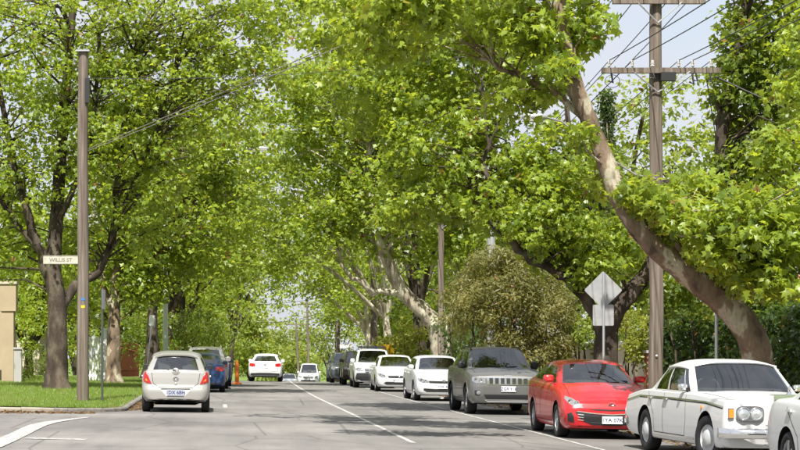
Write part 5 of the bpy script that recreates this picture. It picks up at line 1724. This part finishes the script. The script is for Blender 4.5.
# grass blades on the left verge
n = 130000
gx = KL - .17 - 8.0 * rng.random(n) ** 1.25
gy = SIDE_Y + .2 + 46 * rng.random(n) ** 1.5
dyc = SIDE_Y + RC - gy
edge = np.where(dyc > 0, KL - RC + np.sqrt(np.maximum(0, (RC - .2) ** 2 - np.minimum(dyc, RC - .2) ** 2)), KL - .17)
gx = np.minimum(gx, edge - .01 - .02 * rng.random(n)) if False else gx
kk = gx < edge
gx, gy = gx[kk], gy[kk]
gx = gx + np.array([cx(y) for y in gy])
gzv = np.array([lz(a, b) for a, b in zip(gx, gy)])
pts = np.stack([gx, gy, gzv - .006], 1)
nb = len(pts)
me = leaf_mesh('grass', pts, np.tile(np.array([0, -1.0, .15]), (nb, 1)), .055 + .075 * rng.random(nb), 'blade', rng, M['grass'], np.where(rng.random(nb) < .07 + .2 * (np.sin(gx * 1.9 + 2 * np.sin(gy * .7)) * np.sin(gy * 1.3) > .45), .985, rng.random(nb) * .95), jit=.5, droop=-1.4)
go = link('grass', me)
go['kind'] = 'stuff'
go['label'] = 'short green grass growing on the left verge'

# dead leaves in the gutters and under the parked cars
n = 8000
side = rng.random(n)
ly = 28 + 62 * rng.random(n) ** 1.3
lx = np.where(side < .62, KR - .02 - .9 * rng.random(n) ** 2.2, KL + .05 + .5 * rng.random(n) ** 2.2) + np.array([cx(y) for y in ly])
ok = (ly > SIDE_Y + RC) | (side < .62)
lx, ly = lx[ok], ly[ok]
lz_ = np.array([gz(a, b) for a, b in zip(lx, ly)]) + .008
# a drift along the side street kerb
k2 = 1500
sx_ = -2.9 - 9 * rng.random(k2)
sy_ = SIDE_Y - .02 - .8 * rng.random(k2) ** 2.4
pts = np.concatenate([np.stack([lx, ly, lz_], 1), np.stack([sx_, sy_, np.array([gz(max(a, -6), b) for a, b in zip(sx_, sy_)]) + .008], 1)])
me = leaf_mesh('leaf_litter', pts, np.tile(np.array([0, 0, 1.0]), (len(pts), 1)), .05 + .09 * rng.random(len(pts)), 'mid', rng, M['litter'], rng.random(len(pts)), jit=.25, droop=0)
lo = link('leaf_litter', me)
lo['kind'] = 'stuff'
lo['label'] = 'brown dead leaves gathered along the gutters'
# ================================================================== poles, wires, signs
def timber_pole(label, X, Y, h, r=.145, arms=(), z0=None, group='timber utility poles'):
    z = (z0 if z0 is not None else gz(X, Y) + .1)
    root = thing('utility_pole', label, 'utility pole', (X, Y, z), 0, group)
    rr = random.Random(int(X * 10 + Y))
    pts = [(0, 0, -.4)] + [(rr.gauss(0, .008), rr.gauss(0, .008), h * i / 8) for i in range(1, 9)]
    MB().tube(pts, [r * (1.08 - .22 * i / 8) for i in range(9)], 14, wob=.02, rng=rr).build('pole', M['timber'], root, True, 60)
    for (az, ln, off) in arms:
        a = MB().box((off, -r - .05, az), (ln, .10, .115)).build('crossarm', M['timber'], root)
        for sx in (-1, 1):
            MB().tube([(off + sx * ln * .24, -r - .105, az - .03), (0, -r - .03, az - .46)], .017, 5).build('brace', M['steel'], root)
    return root

def insulators(root, az, xs, r=.145, up=True):
    for x in xs:
        i = MB().lathe([(.001, .16), (.03, .16), (.035, .13), (.022, .12), (.045, .09), (.024, .075), (.05, .04), (.02, .03), (.014, -.02)], 10, 'Z', (x, -r - .05, az + .06 if up else az - .20))
        i.build('insulator', M['ceramic'], root, True)

PX, PY = 9.55, 39.0
pz = gz(PX, PY) + .1
hp = 9.75
za1 = EYE + (350 - 3) / FPX * PY - pz
za2 = EYE + (350 - 72) / FPX * PY - pz
main_pole = timber_pole('tall timber utility pole with two crossarms beside the red hatchback', PX, PY, hp, .15, [(za1, 2.0, .02), (za2, 2.55, .06)])
insulators(main_pole, za1, (-.85, -.35, .40, .85))
insulators(main_pole, za2, (-1.05, -.55, -.12, .45, .75, 1.15))
bx_ = MB().box((.20, -.24, za2 - .14), (.32, .16, .18)).build('junction_box', M['black'], main_pole)
for (x, l) in ((-1.02, .22), (.72, .25), (.80, .18), (1.10, .2), (-.12, .12)):
    MB().tube([(x, -.26, za2 - .06), (x + .03, -.28, za2 - .06 - l), (x - .06, -.25, za2 - .10 - l * .6)], .022, 6).build('drop_fuse', M['black'], main_pole)
lp = [(-1.0 + .16 * math.cos(t) - .0, -.27, za2 - .24 + .14 * math.sin(t)) for t in np.linspace(0, 6.28, 14)]
MB().tube(lp, .008, 5).build('cable_loop', M['wire'], main_pole)
MB().lathe([(.02, 0), (.03, -.03), (.001, -.045)], 10, 'Y', (-.02, -.15, 1.45)).build('pole_bolt', M['steel'], main_pole)

near_pole = timber_pole('timber utility pole with two crossarms near the pale sedan', PX + .1, 12.5, 9.75, .15, [(za1, 2.0, .02), (za2, 2.55, .06)])
Y2 = 78.6
p2 = timber_pole('slim timber utility pole rising through the pale plane tree', 9.65 + cx(Y2), Y2, 8.2, .14, [(7.35, 1.7, .3)], z0=rz_(9.65, Y2))
insulators(p2, 7.35, (-.45, .2, .9))
p3 = timber_pole('brown timber pole behind the white work utility', 374 / 1 and (374 - VPX) / FPX * 118, 118, 7.6, .24, [], z0=prof(118) - .1)
p4 = timber_pole('short timber pole beside the small white street sign', (338 - VPX) / FPX * 150, 150, 5.4, .19, [], z0=prof(150) - .1)
pl_ = timber_pole('timber pole carrying a street name blade on the left corner', -3.52, 48.0, 9.35, .155, [], z0=lz(-3.52, 48))
cap = MB().box((0, 0, 9.36), (.36, .36, .04)).build('pole_cap', M['steel'], pl_)
MB().box((.12, -.12, 8.3), (.12, .10, .65)).build('cable_bracket', M['black'], pl_)
for z_, c_ in ((2.55, 'yellow'), (2.75, 'blue_sign')):
    MB().box((.01, -.158, z_), (.10, .012, .07)).build('pole_tag', M[c_], pl_)
# street name blade
nb_ = thing('street_name_sign', 'weathered white street name blade fixed to the left timber pole', 'street sign', (-3.64, 47.98, 1.6 + (350 - 260) / FPX * 48))
MB().box((-.47, -.02, 0), (.93, .03, .235)).build('blade', M['name_blade'], nb_)
MB().box((-.47, -.037, .105), (.93, .006, .012)).build('blade_border', M['faded_ink'], nb_)
MB().box((-.47, -.037, -.105), (.93, .006, .012)).build('blade_border', M['faded_ink'], nb_)
tm = text_mesh('WILLIS ST', .14, M['faded_ink'], 'lettering')
link('lettering', tm, nb_, (-.47, -.039, -.005), (R(90), 0, 0))
MB().box((.0, .0, 0), (.05, .06, .2)).build('clamp', M['steel'], nb_)

# wires
def wire(label, a, b, sag=.4, r=.011, n=18):
    a, b = Vector(a), Vector(b)
    mid_ = (a + b) / 2
    pts = [a.lerp(b, i / n) - Vector((0, 0, sag * 4 * (i / n) * (1 - i / n))) - mid_ for i in range(n + 1)]
    o = MB().tube(pts, r, 5, caps=False).build('overhead_wire', M['wire'], None, True, 80)
    o.location = mid_
    return tag(o, label, 'wire', 'overhead wires')
wy = PY - .20
for x in (-.85, -.35, .40, .85):
    t = pz + za1 + .22
    wire('overhead wire running from the top crossarm towards the near street', (PX + x, wy, t), (PX + .1 + x, 12.3, t), .30)
    wire('overhead wire running from the top crossarm down the street', (PX + x, wy, t), (9.65 + cx(Y2) + x * .7 + .3, Y2 - .2, rz_(9.65, Y2) + 7.55), .35)
for x in (-1.05, -.55, .45, .75, 1.15):
    t = pz + za2 + .22
    wire('overhead wire running from the lower crossarm towards the near street', (PX + x, wy, t), (PX + .1 + x, 12.3, t), .25)
    wire('overhead wire running from the lower crossarm down the street', (PX + x, wy, t), (9.65 + cx(Y2) + x * .4 + .2, Y2 - .2, rz_(9.65, Y2) + 6.9), .30, .009)
e = P(88, 149, 48)
for k in range(2):
    wire('thick service cable crossing the road from the left timber pole', (e.x, e.y, e.z - .05 * k), (9.5, 14.0, 7.9 - .03 * k), .12 + .05 * k, .010).data.materials[0] = M['cable_grey']
wire('thin service wire from the top of the left timber pole', P(88, 78, 48), (9.4, 44.0, 9.3), .35, .008)
wire('service wire dropping from the lower crossarm to the garden', (PX + 1.3, PY, pz + za2 - .1), (16.0, 36.0, 4.8), .15, .018)
wire('service wire dropping from the lower crossarm to the houses', (PX + 1.1, PY, pz + za2 - .15), (18.0, 62.0, 5.2), .3, .012)
for (x0_, x1_, y_) in ((262, 316, 318), (236, 330, 300)):
    wire('distant wire crossing above the bottom of the hill', P(x0_, y_ + 4, 180), P(x1_, y_ - 4, 180), .3, .025)

# street lamps
def lamp_head(root, c, length, d):
    h = MB()
    c = Vector(c)
    for (t, w, hh) in ((0, .05, .04), (.12, .11, .075), (.5, .15, .10), (.85, .13, .085), (1, .05, .04)):
        q = c + Vector((d * length * t, 0, 0))
        for k in range(10):
            a = 2 * math.pi * k / 10
            h.v.append(q + Vector((0, w * math.cos(a), hh * math.sin(a))))
    for i in range(4):
        for k in range(10): h.f.append((i * 10 + k, i * 10 + (k + 1) % 10, i * 10 + 10 + (k + 1) % 10, i * 10 + 10 + k))
    h.f += [tuple(range(10)), tuple(range(40, 50))]
    ho = h.build('lamp_head', M['steel'], root, True, 60)
    MB().box(c + Vector((d * length * .62, 0, -.07)), (length * .5, .2, .06), taper=1.2).build('lamp_lens', M['ceramic'], ho)
D = 80.0
lx0, lzz = -2.2, lz(-2.2, 80)
sl = thing('street_lamp', 'pale green street lamp pole with a long arm on the left verge', 'street lamp', (lx0, D, lzz))
MB().tube([(0, 0, -.3), (0, 0, 3), (0, 0, 9.6)], [.125, .11, .08], 12).build('pole', M['pole_green'], sl, True, 60)
MB().tube([(0, 0, 9.3), (.25, 0, 10.0), (1.0, 0, 10.25), (2.4, 0, 10.3), (3.6, 0, 10.4)], [.05, .05, .045, .04, .035], 8).build('arm', M['pole_green'], sl, True)
lamp_head(sl, (3.5, 0, 10.4), 1.1, 1)
q = P(545, 117, PY - .1)
sl2 = thing('street_lamp', 'grey street lamp reaching out from the tall timber pole', 'street lamp', (PX, PY, q.z - .25))
MB().box((0, -.17, -1.1), (.08, .06, .3)).build('mounting_plate', M['timber'], sl2)
xh = q.x - PX
MB().tube([(0, -.18, -1.1), (xh * .2, -.16, -1.0), (xh * .55, -.13, -.45), (xh * .85, -.1, .15), (xh, -.1, .25), (xh - .06, -.1, .25)], .02, 8).build('arm', M['cable_grey'], sl2, True)
lamp_head(sl2, (xh + .05, -.1, .25), .55, -1)
q = P(491, 232, 70)
gp_ = thing('steel_pole', 'plain grey steel pole standing behind the olive bush', 'pole', (q.x, 70, rz_(q.x, 70)))
MB().tube([(0, 0, -.2), (0, 0, q.z - rz_(q.x, 70))], [.17, .16], 14).build('shaft', M['steel'], gp_, True, 60)
MB().lathe([(.16, 0), (.175, .0), (.175, .05), (.001, .09)], 14, 'Z', (0, 0, q.z - rz_(q.x, 70))).build('cap', M['steel'], gp_, True, 40)

# far leaning poles at the bottom of the hill
for (a, b, label) in (((309, 372), (307, 298), 'leaning grey pole at the bottom of the hill'), ((299, 372), (296, 320), 'thin grey pole standing at the bottom of the hill')):
    A_, B_ = P(a[0], a[1] + 15, 185), P(b[0], b[1], 185)
    t_ = thing('far_pole', label, 'pole', A_)
    MB().tube([(0, 0, 0), (B_ - A_) / 2, B_ - A_], [.13, .12, .09], 8).build('shaft', M['timber'], t_, True, 60)
    MB().tube([(B_ - A_) * .93 + Vector((-1.0, 0, 0)), (B_ - A_) * .93 + Vector((1.0, 0, 0))], .06, 6).build('crossarm', M['timber'], t_)

# diamond warning sign seen from behind
D = 43.0
s_ = FPX / D
c = P(604, 290, D)
rs = thing('road_sign', 'back of a diamond road sign with a square plate below', 'road sign', (c.x, D, rz_(c.x, D)))
cz = c.z - rs.location.z
MB().tube([(0, .04, -.3), (0, .04, cz + .42)], .03, 10).build('post', M['steel'], rs, True, 60)
def rounded(hw, hh, r, n=5):
    out = []
    for (sx, sz, a0) in ((1, 1, 0), (-1, 1, 90), (-1, -1, 180), (1, -1, 270)):
        for i in range(n + 1):
            a = R(a0 + 90 * i / n)
            out.append((sx * (hw - r) + r * math.cos(a), sz * (hh - r) + r * math.sin(a)))
    return out
def plate_(name, outline, y, th, material, parent, rot=0.0, dz=0.0):
    k = len(outline)
    ca, sa = math.cos(rot), math.sin(rot)
    o2 = [(x * ca - z * sa, x * sa + z * ca + dz) for x, z in outline]
    v_ = [(x, y - th / 2, z) for x, z in o2] + [(x, y + th / 2, z) for x, z in o2]
    f_ = [tuple(range(k))[::-1], tuple(range(k, 2 * k))] + [(i, (i + 1) % k, k + (i + 1) % k, k + i) for i in range(k)]
    return obj(name, v_, f_, material, parent)
dp = plate_('diamond_plate', rounded(.325, .325, .04), .085, .006, M['sign_back'], rs, R(45), cz)
pp = plate_('advisory_plate', rounded(.25, .25, .03), .08, .006, M['sign_back'], rs, 0, cz - .60)
for z_ in (): MB().box((0, .076, cz + z_), (.5, .012, .02)).build('stiffener', M['steel'], dp)
for z_ in (): MB().box((0, .071, cz + z_), (.42, .012, .02)).build('stiffener', M['steel'], pp)

# parking sign posts
def sign_post(label, X, Y, z0, h, w, hh, material, post='steel', lean=0.0, yaw=0.0, second=False, name='parking_sign'):
    t_ = thing(name, label, 'road sign', (X, Y, z0), yaw, 'parking signs on posts')
    t_.rotation_euler = (0, lean, yaw)
    MB().tube([(0, 0, -.3), (0, 0, h)], .032, 10).build('post', M[post], t_, True, 60)
    plate_('sign_plate', rounded(w / 2, hh / 2, .02), -.045, .006, material, t_, 0, h - hh / 2 - .02)
    if second: plate_('sign_plate', rounded(w / 2, hh * .42, .02), .045, .006, material, t_, 0, h - hh * .75)
    MB().box((0, -.03, h - hh * .3), (.1, .03, .03)).build('bracket', M['steel'], t_)
    return t_
Y = 48.2
z_ = lz(-3.02, Y)
p_ = sign_post('thin dark post with a narrow pale sign on the grassy corner', -3.02, Y, z_, EYE + (350 - 289) / FPX * Y - z_, .24, .52, M['sign_back'], 'pole_dark', yaw=R(72))
Y = 33.6
z_ = rz_(9.36, Y)
sign_post('galvanised parking sign seen edge on behind the white vintage saloon', 9.36, Y, z_, EYE + (350 - 289) / FPX * Y - z_, .22, .50, M['sign_back'], yaw=R(76))
Y = 70.0
z_ = lz(-2.65, Y)
sign_post('leaning signpost with two pale signs beyond the silver hatchback', -2.72, Y, z_, 2.8, .22, .40, M['white_sign'], lean=R(7), second=True, yaw=R(-25))

# orange lane post near the parked cars on the left
Y = 84.0
X = (237 - VPX) / FPX * Y
ob = thing('traffic_bollard', 'tall orange plastic traffic bollard beside the left parked cars', 'bollard', on_road(X, Y))
MB().lathe([(.23, 0), (.23, .05), (.18, .08), (.10, .12), (.095, .9), (.085, 1.0), (.06, 1.03), (.06, 1.10), (.001, 1.12)], 18, 'Z').build('shaft', M['orange'], ob, True, 40)
for z_ in (.55, .82):
    MB().lathe([(.101, z_), (.104, z_ + .01), (.1025, z_ + .13), (.098, z_ + .14)], 18, 'Z').build('reflective_band', M['orange'], ob, True)

# yellow and blue boards on a post behind the work utility
Y = 92.0
c = P(387, 350, Y)
ys_ = thing('yellow_sign', 'yellow board beside a smaller blue board behind the work utility', 'sign', (c.x, Y, rz_(c.x, Y)))
cz = c.z - ys_.location.z
MB().tube([(0, .05, -.2), (0, .05, cz + .3)], .035, 8).build('post', M['steel'], ys_, True)
plate_('yellow_board', rounded(.36, .28, .05), 0, .02, M['yellow'], ys_, 0, cz)
MB().box((-.70, 0.02, cz - .02), (.52, .03, .42)).build('blue_board', M['blue_sign'], ys_)
MB().tube([(-.95, .05, cz), (.3, .05, cz)], .025, 6).build('rail', M['steel'], ys_)
Y = 140.0
c = P(346, 346, Y)
ws_ = thing('street_sign', 'small white street sign near the short timber pole', 'street sign', (c.x, Y, prof(Y)))
cz = c.z - prof(Y)
MB().tube([(0, .05, -.2), (0, .05, cz + .3)], .05, 8).build('post', M['steel'], ws_, True)
MB().box((0, 0, cz), (.95, .03, .32)).build('board', M['white_sign'], ws_)

# ================================================================== walls, fences, buildings
# beige porch on the left edge
Y = 72.0
z0_ = lz(-9, Y) - .1
def at(px, D): return (px - VPX) / FPX * D
xr = at(13.5, Y)
ph = thing('beige_porch', 'beige rendered porch with a flat parapet at the left edge', 'building', (xr, Y, z0_))
zt_ = EYE + (350 - 281) / FPX * Y - z0_
MB().box((-.24, .3, zt_ / 2 - .6), (.48, .6, zt_ - 1.2)).build('column', M['stucco'], ph)
MB().box((-2.6, .3, zt_ - .65), (5.4, .7, 1.1)).build('parapet', M['stucco'], ph)
MB().box((-2.6, .3, zt_ - .07), (5.5, .8, .10)).build('coping', M['stucco_cream'], ph)
MB().box((-2.8, 3.2, zt_ / 2 - .6), (5.0, .25, zt_ - 1.1)).build('back_wall', M['stucco'], ph)
MB().box((-1.6, 3.05, 1.1), (1.0, .06, 2.2)).build('door', M['white_wood'], ph)
MB().box((-1.3, 4.7, zt_ / 2 - .6), (.3, 3.4, zt_ - 1.1)).build('side_wall', M['stucco'], ph)
Y = 71.6
gpst = thing('gatepost', 'grey rendered gatepost beside the beige porch', 'gatepost', (at(18, Y), Y, lz(-7.8, Y) - .1))
MB().box((0, 0, .72), (.30, .30, 1.44)).build('shaft', M['stucco_grey'], gpst)
MB().box((0, 0, 1.47), (.38, .38, .08)).build('coping', M['stucco_grey'], gpst)

# white slatted gate
Y = 79.0
gt = thing('white_gate', 'white slatted gate between the thick plane tree and mottled plane', 'gate', (at(93, Y), Y, lz(-5.3, Y) - .1))
hh_ = 2.15
for i in range(7): MB().box((-.36 + .12 * i, 0, hh_ / 2), (.085, .03, hh_ - .2)).build('slat', M['white_wood'], gt)
for z_ in (.35, 1.1, hh_ - .25): MB().box((0, .035, z_), (.9, .04, .09)).build('rail', M['white_wood'], gt)
for x_ in (-.52, .52):
    MB().box((x_, .02, hh_ / 2 + .1), (.16, .16, hh_ + .2)).build('gatepost', M['white_wood'], gt)
    MB().box((x_, .02, hh_ + .24), (.22, .22, .08)).build('post_cap', M['white_wood'], gt)

# red paling fence
fx0, fy0, fx1, fy1 = at(120, 116), 116.0, at(139, 142), 142.0
rf = thing('paling_fence', 'red brown paling fence receding along the left footpath', 'fence', (fx0, fy0, prof(116) + .25))
nn_ = 120
pm = MB().box((0, 0, 1.25), (.19, .02, 2.5))
pme = mesh('paling', pm.v, pm.f, M['red_wood'])
for i in range(nn_):
    t = i / (nn_ - 1)
    o = link('paling', pme, rf, ((fx1 - fx0) * t, (fy1 - fy0) * t, (prof(fy0 + 26 * t) - prof(116)) * .5 + .03 * math.sin(i * 7.3)), (0, 0, math.atan2(fy1 - fy0, fx1 - fx0)))
for z_ in (.5, 1.9):
    MB().tube([(.06, 0, z_), (fx1 - fx0 + .06, fy1 - fy0, z_ + (prof(142) - prof(116)) * .5)], .05, 4).build('rail', M['red_wood'], rf)

# cream wall, brick pillar and lantern on the right
cw = thing('garden_wall', 'cream rendered garden wall behind the diamond sign', 'wall', (12.9, 60, rz_(12.9, 60) - .05))
MB().box((0, 1.0, .85), (.28, 15.0, 1.75)).build('wall', M['stucco_cream'], cw)
MB().box((0, 1.0, 1.77), (.40, 15.1, .09)).build('coping', M['stucco_grey'], cw)
bp_ = thing('brick_gatepost', 'red brick gatepost under the yellow green shrub', 'gatepost', (12.75, 52.3, rz_(12.75, 52.3) - .05))
MB().box((0, 0, .74), (.40, .40, 1.48)).build('mortar_core', M['mortar'], bp_)
bm_ = MB().box((0, 0, 0), (.105, .225, .068))
bme = mesh('brick', bm_.v, bm_.f, M['brick'])
for row in range(19):
    z_ = .04 + row * .078
    for side_ in range(4):
        for k in range(2):
            off = -.105 + k * .235 if (row + side_) % 2 else -.13 + k * .235
            a = side_ * math.pi / 2
            q = Matrix.Rotation(a, 3, 'Z') @ Vector((.158, off, 0))
            link('brick', bme, bp_, (q.x, q.y, z_), (0, 0, a))
MB().box((0, 0, 1.53), (.56, .56, .08)).build('cap', M['stucco_grey'], bp_)
ln_ = thing('lantern', 'grey glass lantern standing on the brick gatepost', 'lantern', (12.75, 52.3, rz_(12.75, 52.3) - .05 + 1.57))
MB().tube([(0, 0, 0), (0, 0, .22)], .025, 8).build('stem', M['steel'], ln_, True)
MB().lathe([(.05, .2), (.11, .24), (.115, .26)], 6, 'Z').build('base', M['steel'], ln_)
MB().lathe([(.095, .26), (.14, .56)], 6, 'Z').build('glass_body', M['lamp'], ln_)
for k in range(6):
    a = 2 * math.pi * k / 6
    MB().tube([(.098 * math.cos(a), .098 * math.sin(a), .26), (.143 * math.cos(a), .143 * math.sin(a), .56)], .009, 4).build('frame_bar', M['steel'], ln_)
MB().lathe([(.175, .56), (.17, .58), (.06, .70), (.03, .72), (.03, .76), (.001, .80)], 6, 'Z').build('roof', M['steel'], ln_)

# a house glimpsed above the hedges on each side
def house(label, X, Y, w, d, h, wall_m, z0, rz=0.0):
    t_ = thing('house', label, 'house', (X, Y, z0), rz)
    MB().box((0, 0, h / 2), (w, d, h)).build('wall', M[wall_m], t_)
    o_ = .5
    v_ = [(-w / 2 - o_, -d / 2 - o_, h), (w / 2 + o_, -d / 2 - o_, h), (w / 2 + o_, d / 2 + o_, h), (-w / 2 - o_, d / 2 + o_, h), (-w / 2 + d * .4, 0, h + 2.2), (w / 2 - d * .4, 0, h + 2.2)]
    obj('roof', v_, [(0, 1, 5, 4), (1, 2, 5), (2, 3, 4, 5), (3, 0, 4), (3, 2, 1, 0)], M['tile_red'], t_)
    for (x_, sx) in ((-w * .28, 0), (w * .28, 0)):
        wn_ = MB().box((x_, -d / 2 - .02, 1.7), (1.3, .08, 1.4)).build('window', M['white_wood'], t_)
        MB().box((x_, -d / 2 - .07, 1.7), (1.1, .03, 1.2)).build('pane', M['pane'], wn_)
    MB().box((0, -d / 2 - .03, 1.1), (.95, .08, 2.2)).build('door', M['red_wood'], t_)
    return t_
house('cream house with a tiled roof hidden behind the right hedge', 24, 58, 9, 11, 3.4, 'stucco_cream', .1, R(-90))
house('rendered house with a tiled roof behind the left gardens', -17, 92, 10, 9, 3.4, 'stucco', .4, R(90))
house('cream house behind the red paling fence', -17, 128, 10, 10, 3.4, 'stucco_cream', -.4, R(90))
# ================================================================== cars in place
random.seed(3)
def edge(px, py, hw, wb_half=0.0):
    """X of a car's middle from the photo pixel of its left tyre foot"""
    return px

def right_car(fn, left_x, front_wheel_y, wb, W, **kw):
    return fn(left_x + W / 2 + cx(front_wheel_y), front_wheel_y + wb / 2, 0.0, **kw)

rolls(7.12 + .915, 26.55 + 1.52, R(3.2))
mazda(6.44 + .8775, 34.0 + 1.32, R(-.6))
jeep(6.44 + .97, 46.4 + 1.46, R(0))
golf(6.43 + .895, 58.6 + 1.29, R(.4))
sedan('white_sedan', 'white sedan parked between the white hatchback and the work utility', G_RIGHT, 6.25 + .885 + cx(71.5), 71.5 + 1.32, R(-.8), P_PEARL, 'WQT 302')
ute(5.85 + .90 + cx(79.5), 79.0 + 1.47, R(-1.2))
suv('maroon_wagon', 'dark maroon wagon mostly hidden behind the work utility', G_RIGHT, 5.75 + .93 + cx(88), 87.5 + 1.34, R(-1.8), P_MAROON, '1AA 8HZ')
suv('slate_wagon', 'slate blue wagon parked near the crest of the road', G_RIGHT, 5.55 + .93 + cx(100), 99 + 1.34, R(-2.6), P_SLATE, 'XEN 551')
suv('dark_wagon', 'dark green grey wagon parked behind the slate wagon', G_RIGHT, 5.6 + .93 + cx(113), 111 + 1.34, R(-3.2), P_DARK, 'UVB 067')
# the car just in front of the vintage saloon: only its tail quarter is in view
sedan('pale_sedan', 'pale sedan tail parked in front of the white vintage saloon', G_RIGHT, 7.12 + .90, 22.5 - 1.36, R(-.5), P_PEARL, 'WJD 774', L=4.7, W=1.80, H=1.47, wb=2.72, fo=.92, ycowl=1.25, ywr=2.1, yrr=3.35, ybk=4.05,
      belt_pts=[(0, .72), (.12, .78), (.5, .86), (1.25, .98), (4.05, 1.03), (4.2, 1.03), (4.6, .98), (4.7, .92)])

PI = math.pi
yaris(-.98, 44.95 + 1.23, PI)
sedan('blue_sedan', 'blue sedan parked beyond the silver small hatchback', G_LEFT, -.55 + cx(66), 66.6 + 1.32, PI, P_BLUE, 'PRM 228')
suv('pewter_wagon', 'pewter wagon parked beyond the blue sedan', G_LEFT, -.52 + cx(73), 72.4 + 1.34, PI, P_BEIGE, 'SKJ 933')
golf(-.42 + cx(80), 80.2, PI, 'navy_hatchback', 'navy hatchback parked beside the orange traffic bollard', P_NAVY, 'TTY 415')
for o in bpy.data.objects:
    if o.name.startswith('navy_hatchback'): o['group'] = G_LEFT

# moving traffic
suv('white_coupe_wagon', 'white sloping roof wagon driving away over the crest', G_ROAD, (266 - VPX) / FPX * 103, 103, PI - R(3), P_PEARL, '1JL 3RN', H=1.60, L=4.75, yrr=3.3, ybk=4.52, ywr=1.95, arc=.07, rail=False, roofw=.68, W=1.9, arch_lip='trim')
suv('white_van', 'white van driving up the hill towards the crest', G_ROAD, (309 - VPX) / FPX * 157, 157, R(-5), P_WHITE, '1EZ 7KP', H=1.95, L=4.6, rail=False)
sedan('far_silver_sedan', 'silver sedan waiting at the bottom of the hill', G_ROAD, (289 - VPX) / FPX * 176, 176, R(-5), P_SILVER2, 'YGA 640')
